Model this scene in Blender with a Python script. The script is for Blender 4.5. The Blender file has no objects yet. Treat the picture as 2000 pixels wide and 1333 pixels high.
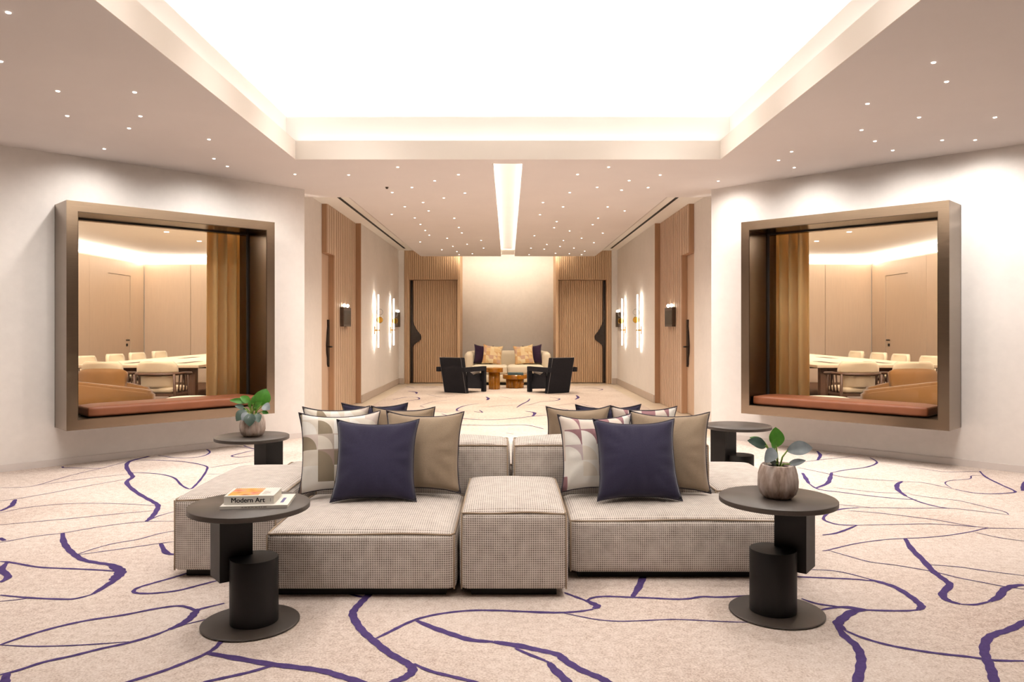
import bpy, bmesh, math, random
from mathutils import Vector, Matrix
random.seed(7)
PI = math.pi
S = bpy.context.scene
COL = S.collection

# ------------------------------------------------------------------ camera
CAMH = 1.27
FPX = 1467.0                    # focal length in pixels of the 2000 x 1333 frame
VPX, VPY = 992.0, 642.0         # vanishing point of the corridor
cam_d = bpy.data.cameras.new('camera')
cam_d.sensor_width = 36.0
cam_d.lens = 36.0 * FPX / 2000.0
cam_d.shift_x = (1000.0 - VPX) / 2000.0
cam_d.shift_y = -(666.5 - VPY) / 2000.0
cam_d.clip_start = 0.05
cam = bpy.data.objects.new('camera', cam_d)
COL.objects.link(cam)
cam.location = (0, 0, CAMH)
cam.rotation_euler = (PI / 2, 0, 0)
S.camera = cam

# ------------------------------------------------------------------ world, view
wd = bpy.data.worlds.new('world')
S.world = wd
wd.use_nodes = True
wd.node_tree.nodes['Background'].inputs[0].default_value = (0.9, 0.8, 0.7, 1)
wd.node_tree.nodes['Background'].inputs[1].default_value = 0.02
S.view_settings.view_transform = 'Standard'
S.view_settings.look = 'None'
S.view_settings.exposure = 0.37
S.view_settings.gamma = 1.0
S.view_settings.use_curve_mapping = False
try:
    S.cycles.max_bounces = 6
    S.cycles.diffuse_bounces = 3
    S.cycles.glossy_bounces = 3
    S.cycles.transparent_max_bounces = 12
    S.cycles.sample_clamp_indirect = 5.0
    S.cycles.use_adaptive_sampling = True
    S.cycles.adaptive_threshold = 0.07
    S.cycles.caustics_reflective = False
    S.cycles.caustics_refractive = False
except Exception:
    pass

# room measures (metres; camera stands at x = 0, y = 0, looking along +y)
ZS = 2.89      # soffit of the lounge and of the corridor's hung panel
ZH = 3.06      # higher corridor ceiling beside and above the panel
ZC = 3.336     # lip of the upper cove
ZD = 3.98      # top of the lit coffer
CX, CY0, CY1 = 2.04, 1.6, 7.2      # coffer opening
SET = 0.12                          # setback of the cove behind the fascia
WALLX = 6.0

def area(name, loc, size, aim, power, color, rot_long='X'):
    """long thin light; aim = direction it shines; long side along rot_long axis"""
    l = bpy.data.lights.new(name, 'AREA')
    l.shape = 'RECTANGLE'
    l.size, l.size_y = size
    l.energy = power
    l.color = color
    o = bpy.data.objects.new(name, l)
    COL.objects.link(o)
    z = -Vector(aim).normalized()
    x = Vector((1, 0, 0)) if rot_long == 'X' else (Vector((0, 1, 0)) if rot_long == 'Y' else Vector(rot_long).normalized())
    x = (x - z * x.dot(z)).normalized()
    y = z.cross(x)
    m = Matrix((x, y, z)).transposed().to_4x4()
    m.translation = Vector(loc)
    o.matrix_world = m
    return o

COVE = (1.0, 0.98, 0.965)
kx, ky = CX + SET / 2, SET / 2
zl = ZS + 0.19
LY = CY1 - CY0
for (kx, ky, zl, pw, tilt) in ((SET / 2, SET / 2, ZS + 0.19, 0.45, 0.2), (SET + 0.17, SET + 0.17, ZC - 0.04, 13.0, 0.75)):
    area('cove_light', (-CX - kx, (CY0 + CY1) / 2, zl), (LY, 0.05), (tilt, 0, 1), pw * LY, COVE, 'Y')
    area('cove_light', (CX + kx, (CY0 + CY1) / 2, zl), (LY, 0.05), (-tilt, 0, 1), pw * LY, COVE, 'Y')
    area('cove_light', (0, CY1 + ky, zl), (2 * CX, 0.05), (0, -tilt, 1), pw * 2 * CX, COVE, 'X')
    area('cove_light', (0, CY0 - ky, zl), (2 * CX, 0.05), (0, tilt, 1), pw * 2 * CX, COVE, 'X')
# corridor slot and the wash on the end wall (hidden on top of the hung panel)
for s in (-1, 1):
    area('slot_light', (s * 0.21, 12.1, ZS + 0.11), (9.2, 0.03), (-s * 0.9, 0, 1), 9, (1, 0.93, 0.84), 'Y')
area('alcove_light', (0, 16.80, ZS + 0.125), (2.2, 0.05), (0, 0.75, -1), 38, (1, 0.86, 0.68), 'X')
SPOT_LOUNGE = 25.0
ADDED_SPOT_COFFER = 66.0
SPOT_CORR = 20.0
ADDED_SPOT_MEET = 85.0

# ------------------------------------------------------------------ helpers
def px(u, v, y):
    """pixel of the photograph at a known distance y -> world point"""
    return Vector(((u - VPX) / FPX * y, y, CAMH - (v - VPY) / FPX * y))

def floor_px(u, v, z=0.0):
    y = (CAMH - z) * FPX / (v - VPY)
    return Vector(((u - VPX) / FPX * y, y, z))

def ceil_px(u, v, z=ZS):
    y = (z - CAMH) * FPX / (VPY - v)
    return Vector(((u - VPX) / FPX * y, y, z))

def obj(name, bm, mat, parent=None, smooth=False, kind=None, mat2=None):
    if isinstance(bm, bmesh.types.BMesh):
        bmesh.ops.recalc_face_normals(bm, faces=bm.faces)
        me = bpy.data.meshes.new(name)
        bm.to_mesh(me)
        bm.free()
    else:
        me = bm
    me.materials.append(mat)
    if mat2:
        me.materials.append(mat2)
    if smooth:
        for p in me.polygons:
            p.use_smooth = True
    o = bpy.data.objects.new(name, me)
    COL.objects.link(o)
    if parent is not None:
        o.parent = parent
    if kind:
        o['kind'] = kind
    return o

def thing(name, label, cat, loc=(0, 0, 0), rz=0.0, group=None):
    o = bpy.data.objects.new(name, None)
    o.empty_display_size = 0.1
    COL.objects.link(o)
    o.location = loc
    o.rotation_euler = (0, 0, rz)
    tag(o, label, cat, group)
    return o

def tag(o, label, cat, group=None):
    o['label'] = label
    o['category'] = cat
    if group:
        o['group'] = group
    return o

def struct(o, label=None):
    o['kind'] = 'structure'
    if label:
        o['label'] = label
    return o

def dup(root, label=None):
    r = root.copy()
    COL.objects.link(r)
    if label:
        r['label'] = label
    for ch in list(root.children):
        c = ch.copy()
        COL.objects.link(c)
        c.parent = r
        for g in ch.children:
            d = g.copy()
            COL.objects.link(d)
            d.parent = c
    return r

IDF = lambda a, b, c: (a, b, c)

def add_box(bm, a0, a1, b0, b1, c0, c1, f=IDF):
    v = [bm.verts.new(f(a, b, c)) for a in (a0, a1) for b in (b0, b1) for c in (c0, c1)]
    for q in ((0, 1, 3, 2), (4, 6, 7, 5), (0, 4, 5, 1), (2, 3, 7, 6), (0, 2, 6, 4), (1, 5, 7, 3)):
        bm.faces.new([v[i] for i in q])

def box(a0, a1, b0, b1, c0, c1, f=IDF, bevel=0.0):
    bm = bmesh.new()
    add_box(bm, a0, a1, b0, b1, c0, c1, f)
    if bevel:
        bmesh.ops.recalc_face_normals(bm, faces=bm.faces)
        bmesh.ops.bevel(bm, geom=list(bm.edges), offset=bevel, segments=2, affect='EDGES', profile=0.6)
    return bm

def add_prism(bm, pts, z0, z1, f=IDF):
    lo = [bm.verts.new(f(p[0], p[1], z0)) for p in pts]
    hi = [bm.verts.new(f(p[0], p[1], z1)) for p in pts]
    n = len(pts)
    bm.faces.new(lo)
    bm.faces.new(hi)
    for i in range(n):
        j = (i + 1) % n
        bm.faces.new((lo[i], lo[j], hi[j], hi[i]))

def prism(pts, z0, z1, f=IDF):
    bm = bmesh.new()
    add_prism(bm, pts, z0, z1, f)
    return bm

def circle(r, n, cx=0, cy=0, ph=0.0):
    return [(cx + r * math.cos(ph + 2 * PI * i / n), cy + r * math.sin(ph + 2 * PI * i / n)) for i in range(n)]

def add_lathe(bm, prof, n=32, mod=None, loc=(0, 0, 0)):
    """prof: (radius, z) from bottom to top; mod(theta, z) scales the radius"""
    rings = []
    for r, z in prof:
        ring = []
        for i in range(n):
            th = 2 * PI * i / n
            k = r * (mod(th, z) if mod else 1)
            ring.append(bm.verts.new((loc[0] + k * math.cos(th), loc[1] + k * math.sin(th), loc[2] + z)))
        rings.append(ring)
    for a, b in zip(rings, rings[1:]):
        for i in range(n):
            j = (i + 1) % n
            bm.faces.new((a[i], a[j], b[j], b[i]))
    bm.faces.new(rings[0])
    bm.faces.new(rings[-1])

def add_tube(bm, pts, r, n=8, closed=False):
    pts = [Vector(p) for p in pts]
    m = len(pts)
    rr = r if isinstance(r, (list, tuple)) else [r] * m
    rings = []
    up = None
    for i, p in enumerate(pts):
        if closed:
            t = (pts[(i + 1) % m] - pts[i - 1])
        else:
            t = pts[min(i + 1, m - 1)] - pts[max(i - 1, 0)]
        t = t.normalized() if t.length > 1e-9 else Vector((0, 0, 1))
        if up is None:
            up = Vector((0, 0, 1)) if abs(t.z) < 0.9 else Vector((1, 0, 0))
        a = t.cross(up)
        if a.length < 1e-6:
            a = t.orthogonal()
        a.normalize()
        b = a.cross(t).normalized()
        up = b
        rings.append([bm.verts.new(p + (a * math.cos(2 * PI * k / n) + b * math.sin(2 * PI * k / n)) * rr[i]) for k in range(n)])
    pairs = list(zip(rings, rings[1:]))
    if closed:
        pairs.append((rings[-1], rings[0]))
    for a, b in pairs:
        for k in range(n):
            j = (k + 1) % n
            bm.faces.new((a[k], a[j], b[j], b[k]))
    if not closed:
        bm.faces.new(rings[0])
        bm.faces.new(rings[-1])

def add_softbox(bm, w, d, h, r, bulge=(0, 0, 0), n=14, z0=0.0, seed=0, wob=0.0):
    """rounded cushion block, base centre at origin; bulge = swell of top, front/back, sides"""
    rnd = random.Random(seed)
    ph = [rnd.uniform(0, 6.28) for _ in range(6)]
    hw, hd, hh = w / 2, d / 2, h / 2
    cache = {}
    def vert(p):
        key = tuple(round(c, 5) for c in p)
        if key in cache:
            return cache[key]
        q = Vector((p[0] * hw, p[1] * hd, p[2] * hh))
        inn = Vector((max(-hw + r, min(hw - r, q.x)), max(-hd + r, min(hd - r, q.y)), max(-hh + r, min(hh - r, q.z))))
        dv = q - inn
        if dv.length > 1e-9:
            q = inn + dv.normalized() * r
        x, y, z = p
        fx, fy, fz = 1 - x * x, 1 - y * y, 1 - z * z
        if z > 0:
            q.z += bulge[0] * (max(0, fx) ** 0.6) * (max(0, fy) ** 0.6) * z
        q.y += bulge[1] * y * (max(0, fx) ** 0.5) * (max(0, fz) ** 0.6)
        q.x += bulge[2] * x * (max(0, fy) ** 0.5) * (max(0, fz) ** 0.6)
        if wob:
            e = max(0, fx) * max(0, fy) + max(0, fx) * max(0, fz) + max(0, fy) * max(0, fz)
            q += Vector((0.4, 0.7, 1.0)) * wob * e * math.sin(x * hw * 11 + ph[0]) * math.sin(y * hd * 9 + ph[1] + z * hh * 8)
        cache[key] = bm.verts.new((q.x, q.y, q.z + hh + z0))
        return cache[key]
    def lin(i):
        t = -1 + 2 * i / n
        return math.copysign(abs(t) ** 0.8, t)
    for ax in range(3):
        for sg in (-1, 1):
            for i in range(n):
                for j in range(n):
                    c = []
                    for (a, b) in ((i, j), (i + 1, j), (i + 1, j + 1), (i, j + 1)):
                        p = [0, 0, 0]
                        p[ax] = sg
                        p[(ax + 1) % 3] = lin(a)
                        p[(ax + 2) % 3] = lin(b)
                        c.append(vert(p))
                    if len(set(c)) == 4:
                        bm.faces.new(c)

def text_mesh(body, size, extrude=0.0004):
    cu = bpy.data.curves.new('lettering', 'FONT')
    cu.body = body
    cu.size = size
    cu.extrude = extrude
    cu.align_x = 'CENTER'
    cu.align_y = 'CENTER'
    t = bpy.data.objects.new('lettering', cu)
    COL.objects.link(t)
    dg = bpy.context.evaluated_depsgraph_get()
    dg.update()
    me = bpy.data.meshes.new_from_object(t.evaluated_get(dg))
    bpy.data.objects.remove(t)
    return me

# ------------------------------------------------------------------ materials
def srgb(r, g, b):
    def c(x):
        x /= 255.0
        return x / 12.92 if x <= 0.04045 else ((x + 0.055) / 1.055) ** 2.4
    return (c(r), c(g), c(b), 1)

class N:
    """tiny node-building helper"""
    def __init__(self, name):
        self.m = bpy.data.materials.new(name)
        self.m.use_nodes = True
        self.t = self.m.node_tree
        self.p = self.t.nodes['Principled BSDF']
        self.out = self.t.nodes['Material Output']
    def new(self, typ, **kw):
        n = self.t.nodes.new(typ)
        for k, v in kw.items():
            setattr(n, k, v)
        return n
    def link(self, a, b):
        self.t.links.new(a, b)
    def val(self, sock, v):
        if hasattr(v, 'node'):
            self.link(v, sock)
        else:
            sock.default_value = v
    def math(self, op, a, b=0.0, c=None, clamp=False):
        n = self.new('ShaderNodeMath', operation=op, use_clamp=clamp)
        self.val(n.inputs[0], a)
        self.val(n.inputs[1], b)
        if c is not None:
            self.val(n.inputs[2], c)
        return n.outputs[0]
    def mix(self, f, a, b):
        n = self.new('ShaderNodeMix', data_type='RGBA')
        self.val(n.inputs[0], f)
        self.val(n.inputs[6], a)
        self.val(n.inputs[7], b)
        return n.outputs[2]
    def coords(self, kind='Object', scale=(1, 1, 1)):
        tc = self.new('ShaderNodeTexCoord')
        mp = self.new('ShaderNodeMapping')
        mp.inputs['Scale'].default_value = scale
        self.link(tc.outputs[kind], mp.inputs[0])
        return mp.outputs[0]
    def noise(self, vec, scale, detail=3.0, rough=0.55):
        n = self.new('ShaderNodeTexNoise')
        self.link(vec, n.inputs['Vector'])
        n.inputs['Scale'].default_value = scale
        n.inputs['Detail'].default_value = detail
        n.inputs['Roughness'].default_value = rough
        return n.outputs[0]
    def ramp(self, f, stops, interp='LINEAR'):
        n = self.new('ShaderNodeValToRGB')
        cr = n.color_ramp
        cr.interpolation = interp
        while len(cr.elements) < len(stops):
            cr.elements.new(0.5)
        for e, (p, c) in zip(cr.elements, stops):
            e.position = p
            e.color = c
        self.link(f, n.inputs[0])
        return n.outputs[0]
    def bump(self, h, strength=0.2, dist=0.01):
        n = self.new('ShaderNodeBump')
        n.inputs['Strength'].default_value = strength
        n.inputs['Distance'].default_value = dist
        self.link(h, n.inputs['Height'])
        self.link(n.outputs[0], self.p.inputs['Normal'])
    def set(self, color=None, rough=None, metal=None, spec=None):
        if color is not None:
            self.val(self.p.inputs['Base Color'], color)
        if rough is not None:
            self.val(self.p.inputs['Roughness'], rough)
        if metal is not None:
            self.p.inputs['Metallic'].default_value = metal
        if spec is not None:
            self.p.inputs['Specular IOR Level'].default_value = spec
        return self.m

def plain(name, c, rough=0.5, metal=0.0, spec=0.5, var=0.06, scale=9.0, bump=0.0):
    k = N(name)
    v = k.coords()
    nz = k.noise(v, scale)
    lo = tuple(x * (1 - var) for x in c[:3]) + (1,)
    hi = tuple(min(1, x * (1 + var)) for x in c[:3]) + (1,)
    col = k.ramp(nz, [(0.3, lo), (0.7, hi)])
    if bump:
        k.bump(k.noise(v, scale * 12, 4), bump, 0.004)
    return k.set(col, rough, metal, spec)

def plaster(name, c):
    k = N(name)
    v = k.coords()
    a = k.noise(v, 1.6, 5, 0.6)
    b = k.noise(v, 14, 4, 0.6)
    f = k.math('ADD', k.math('MULTIPLY', a, 0.65), k.math('MULTIPLY', b, 0.35))
    col = k.ramp(f, [(0.35, tuple(x * 0.95 for x in c[:3]) + (1,)), (0.65, tuple(min(1, x * 1.03) for x in c[:3]) + (1,))])
    k.bump(b, 0.08, 0.004)
    return k.set(col, 0.75, 0, 0.25)

def wood(name, c, dark=0.78, scale=1.0):
    k = N(name)
    v = k.coords(scale=(9 * scale, 9 * scale, 0.55 * scale))
    a = k.noise(v, 5, 6, 0.6)
    b = k.noise(k.coords(scale=(60, 60, 1.2)), 3, 3, 0.5)
    f = k.math('ADD', k.math('MULTIPLY', a, 0.6), k.math('MULTIPLY', b, 0.4))
    lo = tuple(x * dark for x in c[:3]) + (1,)
    col = k.ramp(f, [(0.3, lo), (0.7, c)])
    k.bump(f, 0.08, 0.003)
    return k.set(col, 0.5, 0, 0.35)

def emit(name, c, s):
    k = N(name)
    k.p.inputs['Base Color'].default_value = c
    k.p.inputs['Emission Color'].default_value = c
    k.p.inputs['Emission Strength'].default_value = s
    return k.m

def weave(name, light, dark, period=0.0105, sheen=0.15):
    """two-tone houndstooth-like grid cloth, laid on all three axes"""
    k = N(name)
    sx = k.new('ShaderNodeSeparateXYZ')
    k.link(k.coords(), sx.inputs[0])
    nm = k.new('ShaderNodeSeparateXYZ')
    tc = k.new('ShaderNodeTexCoord')
    k.link(tc.outputs['Normal'], nm.inputs[0])
    lines = None
    for i in range(3):
        w = k.math('SINE', k.math('MULTIPLY', sx.outputs[i], 2 * PI / period))
        w = k.math('MULTIPLY_ADD', w, 0.5, 0.5)
        keep = k.math('LESS_THAN', k.math('ABSOLUTE', nm.outputs[i]), 0.7)
        w = k.math('MULTIPLY', w, keep)
        lines = w if lines is None else k.math('ADD', lines, w)
    nz = k.noise(k.coords(), 18, 4)
    f = k.math('MULTIPLY_ADD', nz, 0.5, k.math('MULTIPLY', lines, 0.5))
    col = k.ramp(f, [(0.30, dark), (0.85, light)])
    k.bump(lines, 0.35, 0.002)
    k.set(col, 0.9, 0, 0.15)
    k.p.inputs['Sheen Weight'].default_value = sheen
    return k.m

def cloth(name, c, var=0.12):
    k = N(name)
    v = k.coords()
    t = k.noise(k.coords(scale=(1, 1, 1)), 260, 2)
    a = k.noise(v, 7, 3)
    f = k.math('ADD', k.math('MULTIPLY', t, 0.6), k.math('MULTIPLY', a, 0.4))
    col = k.ramp(f, [(0.3, tuple(x * (1 - var) for x in c[:3]) + (1,)), (0.7, tuple(min(1, x * (1 + var)) for x in c[:3]) + (1,))])
    k.bump(t, 0.25, 0.002)
    k.set(col, 0.92, 0, 0.12)
    k.p.inputs['Sheen Weight'].default_value = 0.2
    return k.m

def geo_print(name, cols, seed):
    """pillow print: grid of squares and quarter circles in muted tones"""
    k = N(name)
    mp = k.coords(scale=(1, 0, 1))
    sc = k.new('ShaderNodeVectorMath', operation='MULTIPLY_ADD')
    k.link(mp, sc.inputs[0])
    sc.inputs[1].default_value = (11.5, 0, 11.5)
    sc.inputs[2].default_value = (seed, 0, seed * 0.37)
    fl = k.new('ShaderNodeVectorMath', operation='FLOOR')
    k.link(sc.outputs[0], fl.inputs[0])
    fr = k.new('ShaderNodeVectorMath', operation='FRACTION')
    k.link(sc.outputs[0], fr.inputs[0])
    wn = k.new('ShaderNodeTexWhiteNoise', noise_dimensions='3D')
    k.link(fl.outputs[0], wn.inputs['Vector'])
    off = k.new('ShaderNodeVectorMath', operation='ADD')
    k.link(fl.outputs[0], off.inputs[0])
    off.inputs[1].default_value = (17.3, 4.1, 9.7)
    wn2 = k.new('ShaderNodeTexWhiteNoise', noise_dimensions='3D')
    k.link(off.outputs[0], wn2.inputs['Vector'])
    ln = k.new('ShaderNodeVectorMath', operation='LENGTH')
    k.link(fr.outputs[0], ln.inputs[0])
    quarter = k.math('LESS_THAN', ln.outputs[1], 0.92)
    useq = k.math('GREATER_THAN', wn2.outputs[0], 0.42)
    ins = k.math('MULTIPLY', quarter, useq)
    n = len(cols)
    st = [(i / n, c) for i, c in enumerate(cols)]
    a = k.ramp(wn.outputs[0], st, 'CONSTANT')
    b = k.ramp(wn2.outputs[0], st[::-1] and [(i / n, c) for i, c in enumerate(cols[2:] + cols[:2])], 'CONSTANT')
    col = k.mix(ins, a, b)
    k.bump(k.noise(k.coords(), 220, 2), 0.2, 0.002)
    return k.set(col, 0.9, 0, 0.12)

def bronze(name, c, rough, horiz=True):
    k = N(name)
    v = k.coords(scale=(1, 1, 60))
    a = k.noise(v, 5, 3)
    col = k.ramp(a, [(0.3, tuple(x * 0.88 for x in c[:3]) + (1,)), (0.7, c)])
    k.bump(a, 0.03, 0.002)
    k.set(col, rough, 1.0)
    k.p.inputs['Anisotropic'].default_value = 0.5
    return k.m

def glass_mat(name, tint=(1, 1, 1, 1), refl=0.05):
    k = N(name)
    tr = k.new('ShaderNodeBsdfTransparent')
    tr.inputs[0].default_value = tint
    gl = k.new('ShaderNodeBsdfGlossy')
    gl.inputs['Roughness'].default_value = 0.02
    lw = k.new('ShaderNodeFresnel')
    lw.inputs[0].default_value = 1.25
    mx = k.new('ShaderNodeMixShader')
    k.link(lw.outputs[0], mx.inputs[0])
    k.link(tr.outputs[0], mx.inputs[1])
    k.link(gl.outputs[0], mx.inputs[2])
    k.link(mx.outputs[0], k.out.inputs[0])
    return k.m

def carpet_mat():
    k = N('carpet_pile')
    v = k.coords()
    fine = k.noise(v, 110, 3, 0.75)
    mid = k.noise(v, 26, 3, 0.6)
    big = k.noise(v, 1.1, 3, 0.5)
    f = k.math('ADD', k.math('MULTIPLY', fine, 0.55), k.math('ADD', k.math('MULTIPLY', mid, 0.25), k.math('MULTIPLY', big, 0.2)))
    col = k.ramp(f, [(0.36, srgb(166, 142, 128)), (0.5, srgb(214, 197, 185)), (0.64, srgb(236, 224, 215))])
    k.bump(fine, 0.4, 0.004)
    return k.set(col, 0.95, 0, 0.1)

M = {}
M['plaster'] = plaster('warm_plaster', srgb(238, 231, 225))
M['ceiling'] = plain('ceiling_paint', srgb(226, 218, 214), 0.8, spec=0.2, var=0.015, scale=2)
M['coffer'] = plain('coffer_paint', srgb(246, 241, 234), 0.8, spec=0.2, var=0.01, scale=2)
M['fascia'] = plain('fascia_paint', srgb(238, 228, 218), 0.8, spec=0.2, var=0.01, scale=2)
M['wood'] = wood('pale_oak', srgb(222, 192, 166))
M['wood_far'] = wood('oak_slats', srgb(222, 186, 150))
M['wood_edge_groove_shade'] = wood('oak_edge_and_groove_shade', srgb(190, 148, 114))  # dark edge strip; behind slats and on lintels it paints in groove shade
M['carpet'] = carpet_mat()
M['line'] = plain('purple_yarn', srgb(76, 60, 106), 0.95, spec=0.1, var=0.16, scale=60)
M['stone'] = plain('pale_stone', srgb(214, 196, 174), 0.4, var=0.06, scale=3)
M['base'] = plain('taupe_baseboard', srgb(196, 180, 168), 0.5, var=0.03)
M['base_light'] = plain('pale_baseboard', srgb(224, 214, 208), 0.5, var=0.02)
M['slot'] = plain('black_slot', srgb(22, 16, 10), 0.7, var=0.05)
M['bronze'] = bronze('brushed_bronze', srgb(152, 134, 116), 0.2)
M['bronze_dark'] = bronze('dark_bronze', srgb(98, 84, 70), 0.24)
M['glass'] = glass_mat('clear_glass')
M['leather'] = plain('cognac_leather', srgb(124, 70, 40), 0.5, var=0.08, scale=6, bump=0.05)
M['curtain'] = cloth('mustard_curtain', srgb(236, 200, 140), 0.08)
k_ = M['curtain'].node_tree
_t = k_.nodes.new('ShaderNodeBsdfTranslucent')
_t.inputs[0].default_value = srgb(246, 216, 160)
_m = k_.nodes.new('ShaderNodeMixShader')
_m.inputs[0].default_value = 0.28
k_.links.new(k_.nodes['Principled BSDF'].outputs[0], _m.inputs[1])
k_.links.new(_t.outputs[0], _m.inputs[2])
k_.links.new(_m.outputs[0], k_.nodes['Material Output'].inputs[0])
M['sofa'] = weave('grid_weave', srgb(226, 215, 206), srgb(112, 98, 86))
M['sofa_pipe'] = cloth('taupe_piping', srgb(156, 134, 112))
M['black_metal'] = plain('blackened_steel', srgb(16, 13, 12), 0.5, metal=0.0, spec=0.35, var=0.08)
M['table_top'] = plain('bronze_lacquer', srgb(66, 58, 52), 0.42, spec=0.5, var=0.05, scale=14)
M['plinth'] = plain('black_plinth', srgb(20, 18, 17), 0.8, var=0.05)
M['navy'] = cloth('navy_linen', srgb(49, 46, 66), 0.16)
M['taupe'] = cloth('taupe_linen', srgb(152, 133, 112))
M['pipe_dark'] = plain('charcoal_piping', srgb(52, 46, 56), 0.8, var=0.08)
WH, CRM = srgb(243, 238, 230), srgb(232, 222, 208)
M['print_grey'] = geo_print('geometric_print', [WH, CRM, srgb(198, 182, 168), WH, srgb(168, 146, 134), srgb(222, 206, 196), WH, srgb(146, 132, 112)], 3.4)
M['print_mauve'] = geo_print('geometric_print_mauve', [WH, CRM, srgb(204, 186, 186), WH, srgb(150, 112, 116), srgb(226, 212, 200), WH, srgb(188, 166, 166)], 8.15)
M['chair_black'] = plain('charcoal_wool', srgb(40, 40, 46), 0.85, spec=0.2, var=0.1, scale=30)
M['stitch'] = plain('pale_stitching', srgb(118, 116, 118), 0.8, var=0.05)
M['cream'] = cloth('cream_boucle', srgb(236, 222, 198), 0.06)
M['grey_cushion'] = cloth('grey_seat_cloth', srgb(176, 168, 160), 0.06)
M['amber'] = plain('amber_resin', srgb(196, 124, 24), 0.12, spec=0.7, var=0.3, scale=10)
M['amber'].node_tree.nodes['Principled BSDF'].inputs['Transmission Weight'].default_value = 0.35
M['floral'] = geo_print('ochre_print', [srgb(240, 216, 172), srgb(232, 200, 150), srgb(222, 178, 130), srgb(240, 222, 184), srgb(214, 176, 150)], 1.7)
M['plum'] = cloth('plum_velvet', srgb(58, 40, 62))
M['leaf'] = plain('leaf_green', srgb(70, 128, 40), 0.4, var=0.3, scale=22)
M['leaf_dark'] = plain('leaf_blue_green', srgb(64, 84, 74), 0.35, var=0.25, scale=20)
M['leaf_grey'] = plain('leaf_silver', srgb(136, 144, 148), 0.35, var=0.18, scale=20)
M['stem'] = plain('stem_green', srgb(128, 158, 62), 0.5, var=0.15)
M['soil'] = plain('potting_soil', srgb(46, 34, 26), 0.95, var=0.3, scale=60)
M['book_white'] = plain('white_book_cloth', srgb(240, 234, 224), 0.5, var=0.02)
M['paper'] = plain('page_paper', srgb(236, 228, 212), 0.8, var=0.04, scale=120)
M['ink'] = plain('black_ink', srgb(34, 28, 30), 0.6, var=0.02)
M['ink_blue'] = plain('blue_ink', srgb(84, 80, 124), 0.6, var=0.02)
M['ink_grey'] = plain('grey_ink', srgb(150, 140, 130), 0.6, var=0.02)
M['brass'] = plain('brass', srgb(214, 168, 82), 0.25, metal=1.0, var=0.04)
M['led'] = emit('led_rod', (1, 0.92, 0.78, 1), 3.0)
M['led_back'] = emit('led_strip', (1, 0.93, 0.80, 1), 150.0)
M['bulb'] = emit('small_bulb', (1, 0.92, 0.78, 1), 6.0)
M['down'] = emit('downlight_lens', (1, 0.93, 0.86, 1), 5.0)
for _k in ('down', 'bulb'):
    if _k in M:
        M[_k].cycles.emission_sampling = 'NONE'
M['trimring'] = plain('white_trim_ring', srgb(226, 212, 202), 0.6, var=0.02)
M['disc_clear'] = glass_mat('clear_disc', (0.97, 0.97, 0.97, 1))
M['disc_amber'] = glass_mat('amber_disc', (0.95, 0.72, 0.30, 1))
M['bronze_plate'] = plain('dark_bronze_plate', srgb(74, 58, 46), 0.4, metal=0.4, var=0.15, scale=12)
M['handle'] = plain('cast_bronze', srgb(48, 38, 32), 0.45, metal=0.5, var=0.25, scale=25, bump=0.2)
M['meet_floor'] = plain('dark_meeting_carpet', srgb(92, 68, 52), 0.95, spec=0.1, var=0.3, scale=20)
M['meet_wood'] = wood('meeting_oak', srgb(222, 196, 170), 0.9)
M['meet_ceil'] = plain('meeting_ceiling', srgb(242, 232, 220), 0.8, spec=0.2, var=0.01)
M['table_wood'] = wood('table_oak', srgb(226, 200, 168), 0.88)
M['chair_wood'] = wood('dark_walnut', srgb(82, 54, 36), 0.8)
M['chair_pad'] = cloth('cream_leather', srgb(226, 204, 170), 0.05)
M['sofa_amber'] = cloth('amber_velvet', srgb(106, 72, 36), 0.1)

def art_cover():
    k = N('abstract_cover')
    v = k.coords(scale=(9, 14, 1))
    a = k.noise(v, 1.4, 2, 0.5)
    col = k.ramp(a, [(0.32, srgb(150, 70, 60)), (0.42, srgb(226, 150, 60)), (0.5, srgb(240, 180, 90)), (0.58, srgb(236, 160, 140)), (0.68, srgb(206, 96, 60))])
    return k.set(col, 0.4)
M['art'] = art_cover()

def pot_mat():
    k = N('marbled_ceramic')
    v = k.coords(scale=(1, 1, 0.22))
    a = k.noise(v, 26, 4, 0.6)
    col = k.ramp(a, [(0.3, srgb(120, 98, 84)), (0.48, srgb(190, 168, 154)), (0.66, srgb(226, 212, 204))])
    return k.set(col, 0.35, 0, 0.5)
M['pot'] = pot_mat()

# ------------------------------------------------------------------ frames of reference
R2 = math.sqrt(0.5)
WO = Vector((2.37, 8.75))       # free end of the slanted wall (mirror for the other side)

def slant(sx):
    """u along the wall away from the corridor, w into the meeting room, z up"""
    def f(u, w, z):
        x = WO.x + u * R2 + w * R2
        y = WO.y - u * R2 + w * R2
        return (sx * x, y, z)
    return f

SIDES = ((-1, 'left'), (1, 'right'))

# ------------------------------------------------------------------ floor
fl = struct(obj('floor', box(-9.2, 9.2, -3.2, 18.6, -0.12, -0.004), M['stone']), 'pale stone floor border along the corridor')
pts = [(2.30, -3.0)]
ua = 5.13
def wall_pt(u, w=0.0):
    return (WO.x + u * R2 + w * R2, WO.y - u * R2 + w * R2)
e = wall_pt(ua)
half = [(WALLX, -3.0), (WALLX, e[1]), (WO.x, WO.y), (2.24, 9.0), (2.24, 16.6)]
poly = half + [(-x, y) for x, y in half[::-1]]
carpet = struct(obj('floor', prism(poly, -0.004, 0.0), M['carpet']), 'cream speckled fitted carpet with winding purple vein lines')

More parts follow.
